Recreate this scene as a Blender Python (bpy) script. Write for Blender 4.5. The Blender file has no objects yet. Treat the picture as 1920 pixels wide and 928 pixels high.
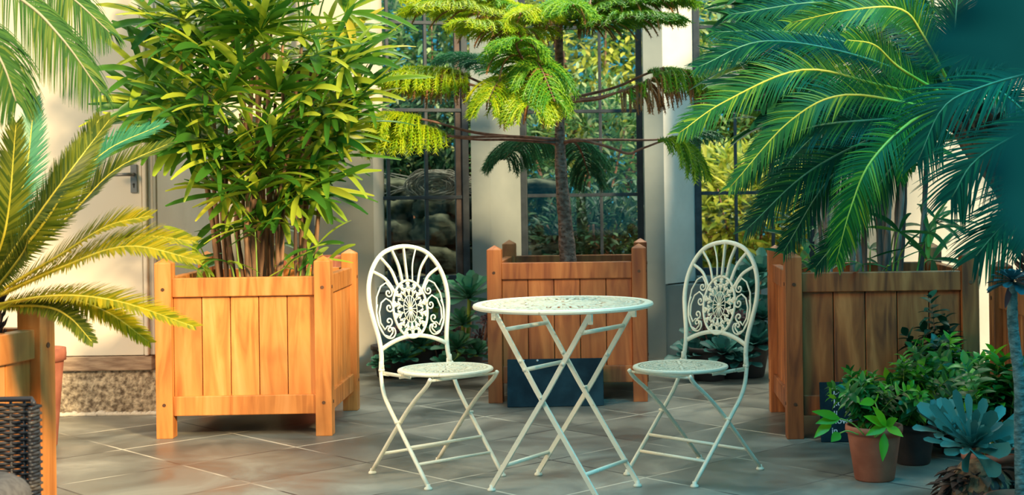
import bpy, math, random
from mathutils import Vector, Matrix, noise
V = Vector
PI = math.pi
scene = bpy.context.scene
COL = scene.collection

# ------------------------------------------------------------------ camera
FPX, CX, CY, ROLL, EYE = 2667.0, 1160.0, 350.0, math.radians(0.8), 1.17
cam_data = bpy.data.cameras.new('camera')
cam = bpy.data.objects.new('camera', cam_data)
COL.objects.link(cam)
c_, s_ = math.cos(ROLL), math.sin(ROLL)
cam.matrix_world = Matrix(((c_, s_, 0, 0), (0, 0, -1, 0), (-s_, c_, 0, EYE), (0, 0, 0, 1)))
cam_data.sensor_width = 36.0
cam_data.lens = 36.0 * FPX / 1920
cam_data.shift_x = (960 - CX) / 1920
cam_data.shift_y = -(464 - CY) / 1920
cam_data.clip_start = 0.05
cam_data.dof.use_dof = True
cam_data.dof.focus_distance = 5.75
cam_data.dof.aperture_fstop = 5.6
scene.camera = cam

# ------------------------------------------------------------------ world, sun, added fill lamps
world = bpy.data.worlds.new('world')
scene.world = world
world.use_nodes = True
wn, wl = world.node_tree.nodes, world.node_tree.links
wn.clear()
wo = wn.new('ShaderNodeOutputWorld'); wb = wn.new('ShaderNodeBackground')
wb.inputs['Color'].default_value = (0.07, 0.48, 0.66, 1)
wb.inputs['Strength'].default_value = 0.60
wl.new(wb.outputs[0], wo.inputs[0])

sd = bpy.data.lights.new('sun', 'SUN')
sd.energy = 5.2
sd.color = (1.0, 0.74, 0.40)
sd.angle = math.radians(7)
sun = bpy.data.objects.new('sun', sd); COL.objects.link(sun)
sun.rotation_euler = V((-0.64, 0.70, -0.46)).to_track_quat('-Z', 'Y').to_euler()

def area(name, loc, to, sx, sy, e, col, spread=180):
    a = bpy.data.lights.new(name, 'AREA'); a.shape = 'RECTANGLE'
    a.size, a.size_y, a.energy, a.color = sx, sy, e, col
    a.spread = math.radians(spread)
    o = bpy.data.objects.new(name, a); COL.objects.link(o)
    o.location = loc
    o.rotation_euler = (V(to) - V(loc)).to_track_quat('-Z', 'Y').to_euler()
area('added_warm_fill_left', (-6.5, 2.6, 3.6), (-2.2, 6.4, 0.0), 3.0, 2.5, 55, (1.0, 0.66, 0.36), 60)  # added warm fill that brightens the left side
area('added_fill_front', (-1.6, 2.6, 4.8), (-1.5, 6.2, 0.4), 2.6, 2.5, 13, (1.0, 0.94, 0.76), 70)  # added soft fill over the front of the room
area('added_cool_fill_right', (2.4, 3.6, 4.6), (1.6, 6.4, 0), 2.4, 2.5, 105, (0.03, 0.45, 0.66), 110)  # added teal lamp that tints the right-hand floor
area('added_garden_fill', (0, 11.2, 7.5), (0, 14.0, 1.0), 9, 3, 900, (1.0, 0.95, 0.75))  # added lamp to brighten the plants outside

vs = scene.view_settings
vs.view_transform = 'Standard'; vs.look = 'None'
vs.exposure = 0.38; vs.gamma = 1.0; vs.use_curve_mapping = False
scene.cycles.max_bounces = 8
scene.cycles.transparent_max_bounces = 12

# ------------------------------------------------------------------ placing helpers
def at(x, y, d):
    """world point seen at photo position x, y when it stands d metres in front"""
    a, b = (x - CX) / FPX, -(y - CY) / FPX
    return V(((a * c_ + b * s_) * d, d, EYE + (-a * s_ + b * c_) * d))

# ------------------------------------------------------------------ materials
def newmat(name):
    m = bpy.data.materials.new(name); m.use_nodes = True
    nt = m.node_tree
    return m, nt, nt.nodes, nt.links, nt.nodes['Principled BSDF']
def ramp(n, stops):
    r = n.new('ShaderNodeValToRGB')
    e = r.color_ramp.elements
    while len(e) < len(stops): e.new(0.5)
    for k, (p, c) in enumerate(stops):
        e[k].position = p; e[k].color = (*c, 1)
    return r
def noise_mat(name, c1, c2, scale=6, rough=0.6, bump=0.0, detail=5, lo=0.35, hi=0.65, metallic=0, stretch=None, spec=None):
    m, nt, n, l, p = newmat(name)
    tc = n.new('ShaderNodeTexCoord'); mp = n.new('ShaderNodeMapping')
    if stretch: mp.inputs['Scale'].default_value = stretch
    l.new(tc.outputs['Object'], mp.inputs[0])
    t = n.new('ShaderNodeTexNoise'); t.inputs['Scale'].default_value = scale; t.inputs['Detail'].default_value = detail
    l.new(mp.outputs[0], t.inputs['Vector'])
    r = ramp(n, [(lo, c1), (hi, c2)])
    l.new(t.outputs['Fac'], r.inputs[0]); l.new(r.outputs[0], p.inputs['Base Color'])
    p.inputs['Roughness'].default_value = rough
    p.inputs['Metallic'].default_value = metallic
    if spec is not None: p.inputs['Specular IOR Level'].default_value = spec
    if bump:
        b = n.new('ShaderNodeBump'); b.inputs['Strength'].default_value = bump; b.inputs['Distance'].default_value = 0.02
        l.new(t.outputs['Fac'], b.inputs['Height']); l.new(b.outputs[0], p.inputs['Normal'])
    return m
def leaf_mat(name, stops, trans=0.35, tcol=None, rough=0.35, spec=0.5):
    m, nt, n, l, p = newmat(name)
    g = n.new('ShaderNodeNewGeometry')
    r = ramp(n, stops)
    l.new(g.outputs['Random Per Island'], r.inputs[0])
    l.new(r.outputs[0], p.inputs['Base Color'])
    p.inputs['Roughness'].default_value = rough
    p.inputs['Specular IOR Level'].default_value = spec
    tr = n.new('ShaderNodeBsdfTranslucent')
    mx = n.new('ShaderNodeMixShader'); mx.inputs[0].default_value = trans
    if tcol: tr.inputs['Color'].default_value = (*tcol, 1)
    else: l.new(r.outputs[0], tr.inputs['Color'])
    l.new(p.outputs[0], mx.inputs[1]); l.new(tr.outputs[0], mx.inputs[2])
    l.new(mx.outputs[0], n['Material Output'].inputs['Surface'])
    return m
def wood_mat(name, c1, c2, c3, rough=0.5):
    m, nt, n, l, p = newmat(name)
    g = n.new('ShaderNodeNewGeometry')
    tc = n.new('ShaderNodeTexCoord'); mp = n.new('ShaderNodeMapping'); mp.inputs['Scale'].default_value = (9, 9, 1.1)
    addv = n.new('ShaderNodeVectorMath'); addv.operation = 'MULTIPLY_ADD'
    addv.inputs[1].default_value = (1, 1, 1)
    sc = n.new('ShaderNodeVectorMath'); sc.operation = 'SCALE'; sc.inputs[0].default_value = (3.1, 1.7, 5.3)
    l.new(g.outputs['Random Per Island'], sc.inputs['Scale'])
    l.new(tc.outputs['Object'], addv.inputs[0]); l.new(sc.outputs[0], addv.inputs[2])
    l.new(addv.outputs[0], mp.inputs[0])
    t = n.new('ShaderNodeTexNoise'); t.inputs['Scale'].default_value = 1.6; t.inputs['Detail'].default_value = 7; t.inputs['Distortion'].default_value = 1.2
    l.new(mp.outputs[0], t.inputs['Vector'])
    r = ramp(n, [(0.30, c1), (0.50, c2), (0.72, c3)])
    l.new(t.outputs['Fac'], r.inputs[0])
    hs = n.new('ShaderNodeHueSaturation')
    mr = n.new('ShaderNodeMapRange'); mr.inputs['To Min'].default_value = 0.78; mr.inputs['To Max'].default_value = 1.18
    l.new(g.outputs['Random Per Island'], mr.inputs['Value']); l.new(mr.outputs[0], hs.inputs['Value'])
    l.new(r.outputs[0], hs.inputs['Color'])
    # grime with a shape of its own: knots and splashes
    t2 = n.new('ShaderNodeTexNoise'); t2.inputs['Scale'].default_value = 3.3; t2.inputs['Detail'].default_value = 3
    l.new(addv.outputs[0], t2.inputs['Vector'])
    r2 = ramp(n, [(0.60, (0, 0, 0)), (0.78, (1, 1, 1))])
    l.new(t2.outputs['Fac'], r2.inputs[0])
    mx = n.new('ShaderNodeMix'); mx.data_type = 'RGBA'; mx.inputs['B'].default_value = (c1[0]*0.4, c1[1]*0.4, c1[2]*0.4, 1)
    ml = n.new('ShaderNodeMath'); ml.operation = 'MULTIPLY'; ml.inputs[1].default_value = 0.6
    l.new(r2.outputs[0], ml.inputs[0]); l.new(ml.outputs[0], mx.inputs['Factor'])
    l.new(hs.outputs[0], mx.inputs['A']); l.new(mx.outputs['Result'], p.inputs['Base Color'])
    p.inputs['Roughness'].default_value = rough
    b = n.new('ShaderNodeBump'); b.inputs['Strength'].default_value = 0.15; b.inputs['Distance'].default_value = 0.01
    l.new(t.outputs['Fac'], b.inputs['Height']); l.new(b.outputs[0], p.inputs['Normal'])
    return m
def floor_mat():
    m, nt, n, l, p = newmat('stone_floor_tiles')
    tc = n.new('ShaderNodeTexCoord'); mp = n.new('ShaderNodeMapping')
    a = math.radians(45)
    mp.inputs['Rotation'].default_value = (0, 0, -a)
    # a joint crossing stands at (-1.89, 6.11)
    ox, oy = -1.89, 6.11
    rx = ox*math.cos(-a) - oy*math.sin(-a); ry = ox*math.sin(-a) + oy*math.cos(-a)
    mp.inputs['Location'].default_value = (-rx, -ry, 0)
    l.new(tc.outputs['Object'], mp.inputs[0])
    br = n.new('ShaderNodeTexBrick'); br.offset = 0.0; br.squash = 1.0
    br.inputs['Scale'].default_value = 1.0
    br.inputs['Brick Width'].default_value = 0.56; br.inputs['Row Height'].default_value = 0.56
    br.inputs['Mortar Size'].default_value = 0.007; br.inputs['Mortar Smooth'].default_value = 0.4
    br.inputs['Color1'].default_value = (0, 0, 0, 1); br.inputs['Color2'].default_value = (1, 1, 1, 1); br.inputs['Mortar'].default_value = (0.5, 0.5, 0.5, 1)
    br.inputs['Bias'].default_value = 0.0
    l.new(mp.outputs[0], br.inputs['Vector'])
    t = n.new('ShaderNodeTexNoise'); t.inputs['Scale'].default_value = 2.2; t.inputs['Detail'].default_value = 8; t.inputs['Roughness'].default_value = 0.62; t.inputs['Distortion'].default_value = 0.8
    l.new(tc.outputs['Object'], t.inputs['Vector'])
    r = ramp(n, [(0.28, (0.085, 0.085, 0.075)), (0.48, (0.185, 0.185, 0.16)), (0.68, (0.34, 0.325, 0.27))])
    l.new(t.outputs['Fac'], r.inputs[0])
    hs = n.new('ShaderNodeHueSaturation'); mr = n.new('ShaderNodeMapRange'); mr.inputs['To Min'].default_value = 0.72; mr.inputs['To Max'].default_value = 1.2
    l.new(br.outputs['Color'], mr.inputs['Value']); l.new(mr.outputs[0], hs.inputs['Value']); l.new(r.outputs[0], hs.inputs['Color'])
    # joints are pale in places and dark in others
    t3 = n.new('ShaderNodeTexNoise'); t3.inputs['Scale'].default_value = 1.7
    l.new(tc.outputs['Object'], t3.inputs['Vector'])
    r3 = ramp(n, [(0.46, (0.05, 0.05, 0.05)), (0.58, (0.60, 0.56, 0.46))])
    l.new(t3.outputs['Fac'], r3.inputs[0])
    mx = n.new('ShaderNodeMix'); mx.data_type = 'RGBA'
    l.new(br.outputs['Fac'], mx.inputs['Factor']); l.new(hs.outputs[0], mx.inputs['A']); l.new(r3.outputs[0], mx.inputs['B'])
    l.new(mx.outputs['Result'], p.inputs['Base Color'])
    rr = ramp(n, [(0.3, (0.30,)*3), (0.7, (0.6,)*3)])
    l.new(t.outputs['Fac'], rr.inputs[0]); l.new(rr.outputs[0], p.inputs['Roughness'])
    b = n.new('ShaderNodeBump'); b.inputs['Strength'].default_value = 0.25; b.inputs['Distance'].default_value = 0.004
    l.new(t.outputs['Fac'], b.inputs['Height']); l.new(b.outputs[0], p.inputs['Normal'])
    return m
def paint_mat():
    m, nt, n, l, p = newmat('cream_metal_paint')
    tc = n.new('ShaderNodeTexCoord')
    t = n.new('ShaderNodeTexNoise'); t.inputs['Scale'].default_value = 34; t.inputs['Detail'].default_value = 8; t.inputs['Roughness'].default_value = 0.65
    l.new(tc.outputs['Object'], t.inputs['Vector'])
    r = ramp(n, [(0.0, (0.74, 0.72, 0.55)), (0.62, (0.84, 0.82, 0.66)), (0.70, (0.50, 0.42, 0.26)), (0.80, (0.10, 0.07, 0.045))])
    l.new(t.outputs['Fac'], r.inputs[0]); l.new(r.outputs[0], p.inputs['Base Color'])
    p.inputs['Roughness'].default_value = 0.42
    return m
def glass_mat():
    m, nt, n, l, p = newmat('window_glass')
    n.remove(p)
    tr = n.new('ShaderNodeBsdfTransparent'); tr.inputs[0].default_value = (0.90, 0.95, 0.94, 1)
    gl = n.new('ShaderNodeBsdfGlossy'); gl.inputs['Roughness'].default_value = 0.03
    fr = n.new('ShaderNodeFresnel'); fr.inputs['IOR'].default_value = 1.45
    mx = n.new('ShaderNodeMixShader')
    l.new(fr.outputs[0], mx.inputs[0]); l.new(tr.outputs[0], mx.inputs[1]); l.new(gl.outputs[0], mx.inputs[2])
    l.new(mx.outputs[0], n['Material Output'].inputs['Surface'])
    return m

M = {}
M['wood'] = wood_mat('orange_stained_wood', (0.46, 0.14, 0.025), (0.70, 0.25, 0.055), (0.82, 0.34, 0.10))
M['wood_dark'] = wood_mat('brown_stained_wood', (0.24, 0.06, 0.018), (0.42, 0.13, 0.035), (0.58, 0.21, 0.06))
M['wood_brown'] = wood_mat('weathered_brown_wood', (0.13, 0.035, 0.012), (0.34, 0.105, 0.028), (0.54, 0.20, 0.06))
M['peg'] = noise_mat('dark_wood_peg', (0.06, 0.025, 0.01), (0.12, 0.05, 0.02))
M['soil'] = noise_mat('potting_soil', (0.012, 0.009, 0.007), (0.05, 0.035, 0.025), 30, 0.95, 0.5)
M['floor'] = floor_mat()
M['plaster'] = noise_mat('cream_plaster', (0.58, 0.52, 0.42), (0.70, 0.64, 0.53), 2.2, 0.8, 0.12, 8)
M['shaded_grey_plaster'] = noise_mat('shaded_grey_plaster', (0.20, 0.245, 0.25), (0.32, 0.36, 0.355), 1.6, 0.8, 0.12, 8)  # grey plaster, darkened to put the shade on the piers into the colour
M['sunlit_reveal'] = noise_mat('sunlit_reveal_white', (0.66, 0.66, 0.62), (0.80, 0.80, 0.76), 3, 0.7, 0.08, 8)  # pier side whitened: the sunlight on it is put into the colour
M['door_paint'] = noise_mat('cream_door_paint', (0.68, 0.61, 0.49), (0.74, 0.67, 0.55), 1.5, 0.5)
M['stone'] = noise_mat('rough_stone_plinth', (0.13, 0.095, 0.06), (0.52, 0.43, 0.30), 38, 0.9, 0.9, 10, 0.36, 0.62)
M['stone_ledge'] = noise_mat('worn_stone_step', (0.22, 0.14, 0.09), (0.42, 0.30, 0.20), 9, 0.8, 0.3, 8, stretch=(1, 1, 6))
M['iron'] = noise_mat('dark_blue_window_iron', (0.022, 0.032, 0.045), (0.045, 0.06, 0.075), 14, 0.5)
M['rust_iron'] = noise_mat('brown_window_jamb', (0.07, 0.045, 0.04), (0.14, 0.09, 0.075), 14, 0.6)
M['glass'] = glass_mat()
M['chrome'] = noise_mat('satin_nickel', (0.16, 0.16, 0.155), (0.24, 0.24, 0.23), 20, 0.35, metallic=0.4)
M['black'] = noise_mat('keyhole_black', (0.01, 0.01, 0.01), (0.02, 0.02, 0.02))
M['cream'] = paint_mat()
M['slate'] = noise_mat('blue_black_slate', (0.003, 0.016, 0.026), (0.012, 0.045, 0.065), 7, 0.8, 0.2, 8, spec=0.15)
M['chalk'] = noise_mat('white_chalk', (0.40, 0.55, 0.60), (0.75, 0.85, 0.88), 60, 0.9)
M['terracotta'] = noise_mat('terracotta', (0.30, 0.085, 0.045), (0.48, 0.16, 0.09), 8, 0.75, 0.15, 8)
M['dark_pot'] = noise_mat('dark_plastic_pot', (0.02, 0.018, 0.018), (0.05, 0.04, 0.04), 8, 0.6)
M['cushion'] = noise_mat('taupe_cushion', (0.13, 0.11, 0.105), (0.19, 0.165, 0.155), 60, 0.9, 0.1)
M['wicker'] = leaf_mat('dark_wicker', [(0, (0.020, 0.022, 0.030)), (0.6, (0.045, 0.045, 0.055)), (1, (0.10, 0.085, 0.075))], 0.0, rough=0.4)
M['bark'] = noise_mat('pine_bark', (0.13, 0.065, 0.045), (0.34, 0.20, 0.15), 34, 0.9, 0.8, 8, 0.38, 0.62, stretch=(1, 1, 1.6))
M['twig'] = noise_mat('reddish_branch_bark', (0.17, 0.07, 0.045), (0.34, 0.17, 0.12), 20, 0.8, 0.3)
M['cane'] = noise_mat('fibrous_palm_cane', (0.10, 0.05, 0.025), (0.42, 0.22, 0.11), 22, 0.8, 0.5, 8, stretch=(1, 1, 0.15))
M['cane_grey'] = noise_mat('grey_palm_cane', (0.05, 0.045, 0.04), (0.26, 0.20, 0.16), 22, 0.8, 0.5, 8, stretch=(1, 1, 0.15))
M['sago_trunk'] = noise_mat('shaggy_sago_trunk', (0.05, 0.03, 0.02), (0.40, 0.22, 0.11), 26, 0.9, 0.9)
M['stem_green'] = noise_mat('young_green_stem', (0.14, 0.30, 0.04), (0.30, 0.46, 0.08), 15, 0.6)
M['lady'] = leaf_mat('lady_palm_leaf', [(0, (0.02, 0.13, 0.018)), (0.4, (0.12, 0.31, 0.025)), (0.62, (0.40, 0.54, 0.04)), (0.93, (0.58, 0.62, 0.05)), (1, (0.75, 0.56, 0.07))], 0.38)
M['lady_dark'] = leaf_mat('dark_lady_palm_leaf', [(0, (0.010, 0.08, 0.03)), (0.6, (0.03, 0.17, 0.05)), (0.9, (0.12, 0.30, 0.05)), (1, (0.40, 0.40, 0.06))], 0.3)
M['sago_olive'] = leaf_mat('olive_sago_leaflets', [(0, (0.06, 0.12, 0.012)), (0.5, (0.14, 0.19, 0.018)), (1, (0.32, 0.34, 0.03))], 0.35)
M['sago_gold'] = leaf_mat('golden_sago_leaflets', [(0, (0.22, 0.28, 0.012)), (0.5, (0.50, 0.44, 0.015)), (1, (0.80, 0.60, 0.02))], 0.35)
M['sago_teal'] = leaf_mat('teal_sago_leaflets', [(0, (0.03, 0.20, 0.10)), (1, (0.10, 0.36, 0.16))], 0.3)
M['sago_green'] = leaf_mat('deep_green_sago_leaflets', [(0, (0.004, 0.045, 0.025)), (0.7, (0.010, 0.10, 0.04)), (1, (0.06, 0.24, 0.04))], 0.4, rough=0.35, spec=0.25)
M['sago_lit'] = leaf_mat('sunlit_sago_leaflets', [(0, (0.015, 0.12, 0.03)), (0.7, (0.05, 0.22, 0.03)), (1, (0.36, 0.50, 0.03))], 0.45, rough=0.35, spec=0.25)  # same leaf as the deep green, with sunlight put into the colour
M['rachis_yellow'] = noise_mat('yellow_leaf_midrib', (0.62, 0.50, 0.04), (0.80, 0.66, 0.08), 15, 0.4)
M['rachis_pale'] = noise_mat('pale_leaf_midrib', (0.42, 0.36, 0.20), (0.55, 0.46, 0.30), 15, 0.5)
M['rachis_green'] = noise_mat('green_leaf_midrib', (0.10, 0.26, 0.12), (0.20, 0.38, 0.2), 15, 0.4)
M['date'] = leaf_mat('date_palm_leaflets', [(0, (0.03, 0.11, 0.025)), (0.7, (0.08, 0.20, 0.035)), (1, (0.22, 0.28, 0.05))], 0.18, rough=0.6, spec=0.12)
M['date_teal'] = leaf_mat('blue_green_palm_leaflets', [(0, (0.004, 0.06, 0.04)), (0.7, (0.010, 0.13, 0.07)), (1, (0.04, 0.28, 0.10))], 0.3, rough=0.5, spec=0.15)
M['near_blue'] = leaf_mat('dark_blue_green_leaf', [(0, (0.0, 0.035, 0.05)), (1, (0.0, 0.06, 0.08))], 0.05, rough=0.8, spec=0.05)
M['pine_lime'] = leaf_mat('lime_pine_needles', [(0, (0.22, 0.44, 0.01)), (0.5, (0.48, 0.62, 0.015)), (1, (0.72, 0.74, 0.02))], 0.4)
M['pine_green'] = leaf_mat('green_pine_needles', [(0, (0.06, 0.28, 0.02)), (0.6, (0.20, 0.46, 0.02)), (1, (0.42, 0.62, 0.03))], 0.35)
M['pine_dark'] = leaf_mat('dark_pine_needles', [(0, (0.010, 0.10, 0.05)), (1, (0.04, 0.22, 0.09))], 0.25)
M['pine_dead'] = leaf_mat('dry_brown_needles', [(0, (0.30, 0.12, 0.035)), (1, (0.55, 0.27, 0.10))], 0.2)
M['herb'] = leaf_mat('herb_leaf', [(0, (0.012, 0.12, 0.025)), (0.6, (0.03, 0.23, 0.035)), (0.9, (0.08, 0.36, 0.04)), (1, (0.20, 0.50, 0.04))], 0.35)
M['herb_bright'] = leaf_mat('bright_new_leaf', [(0, (0.06, 0.36, 0.02)), (0.6, (0.16, 0.52, 0.02)), (1, (0.46, 0.66, 0.04))], 0.4)
M['herb_dark'] = leaf_mat('dark_glossy_leaf', [(0, (0.006, 0.05, 0.03)), (1, (0.015, 0.10, 0.05))], 0.15, rough=0.4)
M['glauc'] = leaf_mat('blue_grey_succulent_leaf', [(0, (0.02, 0.11, 0.10)), (0.6, (0.06, 0.24, 0.21)), (1, (0.15, 0.40, 0.36))], 0.1, rough=0.55)
M['aeonium'] = leaf_mat('aeonium_leaf', [(0, (0.015, 0.12, 0.07)), (1, (0.06, 0.26, 0.13))], 0.15, rough=0.5)
M['agave'] = leaf_mat('broad_blue_green_leaf', [(0, (0.015, 0.11, 0.10)), (1, (0.05, 0.24, 0.20))], 0.15, rough=0.5)
M['purple'] = leaf_mat('purple_brown_leaf', [(0, (0.05, 0.028, 0.045)), (1, (0.17, 0.09, 0.10))], 0.15, rough=0.7)
M['dusky'] = leaf_mat('dusky_blue_succulent_leaf', [(0, (0.015, 0.07, 0.09)), (1, (0.05, 0.18, 0.20))], 0.1, rough=0.4)
M['husk'] = leaf_mat('dry_husk', [(0, (0.035, 0.022, 0.022)), (0.7, (0.12, 0.07, 0.055)), (1, (0.32, 0.20, 0.13))], 0.05, rough=0.9)
M['succ_trunk'] = noise_mat('scarred_succulent_stem', (0.05, 0.12, 0.12), (0.22, 0.32, 0.30), 40, 0.8, 0.6, 6, stretch=(1, 1, 1.8))
M['bush_a'] = leaf_mat('garden_leaf_mid', [(0, (0.03, 0.11, 0.03)), (0.7, (0.10, 0.23, 0.07)), (1, (0.42, 0.46, 0.22))], 0.35)
M['bush_b'] = leaf_mat('garden_leaf_yellow', [(0, (0.20, 0.30, 0.03)), (0.6, (0.46, 0.48, 0.06)), (1, (0.80, 0.72, 0.16))], 0.45)
M['bush_c'] = leaf_mat('garden_leaf_dark', [(0, (0.012, 0.05, 0.025)), (0.8, (0.04, 0.11, 0.05)), (1, (0.20, 0.28, 0.14))], 0.3)
M['rock'] = noise_mat('garden_rock', (0.010, 0.016, 0.012), (0.15, 0.14, 0.09), 7, 1.0, 1.0, 12, 0.40, 0.62, spec=0.1)
M['dry_twig'] = noise_mat('dry_twig', (0.20, 0.16, 0.12), (0.38, 0.31, 0.25), 9, 0.9)
M['earth'] = noise_mat('garden_earth', (0.03, 0.04, 0.02), (0.09, 0.09, 0.05), 4, 1.0)
M['pipe'] = noise_mat('grey_pipe_paint', (0.20, 0.19, 0.18), (0.30, 0.28, 0.26), 10, 0.6)

# ------------------------------------------------------------------ mesh builder
class MB:
    def __init__(s): s.v = []; s.f = []
    def box(s, lo, hi, mat=None):
        x0, y0, z0 = lo; x1, y1, z1 = hi; b = len(s.v)
        pts = [(x0,y0,z0),(x1,y0,z0),(x1,y1,z0),(x0,y1,z0),(x0,y0,z1),(x1,y0,z1),(x1,y1,z1),(x0,y1,z1)]
        s.v += [tuple(mat @ V(p)) if mat else p for p in pts]
        s.f += [(b,b+3,b+2,b+1),(b+4,b+5,b+6,b+7),(b,b+1,b+5,b+4),(b+1,b+2,b+6,b+5),(b+2,b+3,b+7,b+6),(b+3,b,b+4,b+7)]
    def prism(s, poly, z0, z1):
        b = len(s.v); n = len(poly)
        a = sum(poly[i][0]*poly[(i+1)%n][1]-poly[(i+1)%n][0]*poly[i][1] for i in range(n))
        if a < 0: poly = poly[::-1]
        s.v += [(x,y,z0) for x,y in poly] + [(x,y,z1) for x,y in poly]
        s.f.append(tuple(range(b+n-1, b-1, -1))); s.f.append(tuple(range(b+n, b+2*n)))
        for i in range(n):
            j = (i+1) % n
            s.f.append((b+i, b+j, b+n+j, b+n+i))
    def tube(s, pts, r, n=8, sq=None, closed=False):
        """tube along pts; r a number or a list; sq = (w, h) makes a flat bar"""
        pts = [V(p) for p in pts]; m = len(pts); b = len(s.v)
        nrm = None
        for i, p in enumerate(pts):
            if closed: t = pts[(i+1)%m] - pts[i-1]
            else: t = pts[min(i+1,m-1)] - pts[max(i-1,0)]
            if t.length < 1e-9: t = V((0,0,1))
            t.normalize()
            if nrm is None:
                nrm = t.cross(V((0,0,1)))
                if nrm.length < 0.1: nrm = t.cross(V((0,1,0)))
                nrm.normalize()
            else:
                nrm = nrm - t * nrm.dot(t)
                nrm.normalize()
            bn = t.cross(nrm)
            rr = r[i] if isinstance(r, (list, tuple)) else r
            if sq:
                for (u, w) in ((-1,-1),(1,-1),(1,1),(-1,1)):
                    s.v.append(tuple(p + nrm*u*sq[0]/2 + bn*w*sq[1]/2))
            else:
                for k in range(n):
                    a = 2*PI*k/n
                    s.v.append(tuple(p + nrm*math.cos(a)*rr + bn*math.sin(a)*rr))
        if sq: n = 4
        for i in range(m if closed else m-1):
            for k in range(n):
                a0 = b+i*n+k; a1 = b+i*n+(k+1)%n; j = (i+1) % m
                s.f.append((a0, a1, b+j*n+(k+1)%n, b+j*n+k))
        if not closed:
            s.f.append(tuple(b+k for k in range(n-1,-1,-1))); s.f.append(tuple(b+(m-1)*n+k for k in range(n)))
    def lathe(s, prof, c=(0,0,0), n=32):
        b = len(s.v); m = len(prof)
        for (r, z) in prof:
            for k in range(n):
                a = 2*PI*k/n
                s.v.append((c[0]+r*math.cos(a), c[1]+r*math.sin(a), c[2]+z))
        for i in range(m-1):
            for k in range(n):
                s.f.append((b+i*n+k, b+i*n+(k+1)%n, b+(i+1)*n+(k+1)%n, b+(i+1)*n+k))
    def ball(s, c, r, n=8, m=6, sc=(1,1,1)):
        b = len(s.v); c = V(c)
        for i in range(m+1):
            th = PI*i/m
            for k in range(n):
                a = 2*PI*k/n
                s.v.append((c.x+r*sc[0]*math.sin(th)*math.cos(a), c.y+r*sc[1]*math.sin(th)*math.sin(a), c.z+r*sc[2]*math.cos(th)))
        for i in range(m):
            for k in range(n):
                s.f.append((b+i*n+k, b+(i+1)*n+k, b+(i+1)*n+(k+1)%n, b+i*n+(k+1)%n))
    def blade(s, base, d, nrm, L, W, droop=0.3, segs=5, fold=0.15, prof='lance', twist=0):
        """a leaf blade: starts at base, runs along d, faces nrm, sinks by droop"""
        base = V(base); d = V(d).normalized(); nrm = V(nrm)
        b = len(s.v); p = base.copy()
        for i in range(segs+1):
            t = i/segs
            if prof == 'lance': w = math.sin(PI*min(1, 0.12+0.88*t))**0.75 if t < 1 else 0.03
            elif prof == 'strap': w = (0.30, 0.72, 0.95, 1.0, 0.92, 0.74, 0.30)[min(6, int(round(t*6)))]
            elif prof == 'spoon': w = 0.24 + 0.76*t**1.5 if t < 0.8 else (0.85 if t < 0.95 else 0.35)
            elif prof == 'needle': w = 1 - 0.85*t*t
            elif prof == 'ovate': w = (0.08, 0.75, 1.0, 0.85, 0.5, 0.04)[min(5, int(round(t*5)))]
            else: w = 1
            sd = d.cross(nrm)
            if sd.length < 1e-6: sd = d.orthogonal()
            sd.normalize(); nn = sd.cross(d)
            hw = W*w/2
            s.v.append(tuple(p - sd*hw + nn*fold*hw)); s.v.append(tuple(p)); s.v.append(tuple(p + sd*hw + nn*fold*hw))
            if i < segs:
                p = p + d * (L/segs)
                d = (d + V((0,0,-1))*droop/segs).normalized()
        for i in range(segs):
            a = b+i*3
            s.f += [(a, a+1, a+4, a+3), (a+1, a+2, a+5, a+4)]
    def needle(s, base, d, nrm, L, W, droop, segs=3):
        base = V(base); d = V(d).normalized()
        b = len(s.v); p = base.copy()
        for i in range(segs+1):
            t = i/segs
            sd = d.cross(nrm); sd = sd.normalized() if sd.length > 1e-6 else d.orthogonal().normalized()
            hw = W/2*(1-0.9*t*t)
            s.v.append(tuple(p-sd*hw)); s.v.append(tuple(p+sd*hw))
            if i < segs:
                p = p + d*(L/segs); d = (d + V((0,0,-1))*droop/segs).normalized()
        for i in range(segs):
            a = b+i*2
            s.f.append((a, a+1, a+3, a+2))
    def build(s, name, mat, parent=None, smooth=True, bevel=0):
        me = bpy.data.meshes.new(name)
        me.from_pydata(s.v, [], s.f)
        if smooth: me.polygons.foreach_set('use_smooth', [True]*len(me.polygons))
        me.materials.append(mat); me.update()
        o = bpy.data.objects.new(name, me); COL.objects.link(o)
        if parent: o.parent = parent
        if bevel:
            bm_ = o.modifiers.new('bevel', 'BEVEL'); bm_.width = bevel; bm_.segments = 2; bm_.limit_method = 'ANGLE'
        return o

def empty(name, loc, label, cat, group=None, rz=0):
    o = bpy.data.objects.new(name, None); COL.objects.link(o)
    o.location = loc; o.rotation_euler = (0, 0, rz); o.empty_display_size = 0.1
    return tag(o, label, cat, group)
def tag(o, label, cat, group=None, kind=None):
    o['label'] = label; o['category'] = cat
    if group: o['group'] = group
    if kind: o['kind'] = kind
    return o
def struct(o): o['kind'] = 'structure'; return o
def copy_tree(o, parent=None):
    c = o.copy(); COL.objects.link(c); c.parent = parent
    for ch in list(o.children): copy_tree(ch, c)
    return c
def bez(pts, n):
    """smooth curve through pts (Catmull-Rom), n+1 samples"""
    pts = [V(p) for p in pts]
    P = [pts[0]*2-pts[1]] + pts + [pts[-1]*2-pts[-2]]
    out = []; m = len(pts)-1
    for i in range(n+1):
        u = i/n*m; k = min(int(u), m-1); t = u-k
        a, b, c, d = P[k], P[k+1], P[k+2], P[k+3]
        out.append(0.5*((2*b)+(c-a)*t+(2*a-5*b+4*c-d)*t*t+(3*b-a-3*c+d)*t**3))
    return out
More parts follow.
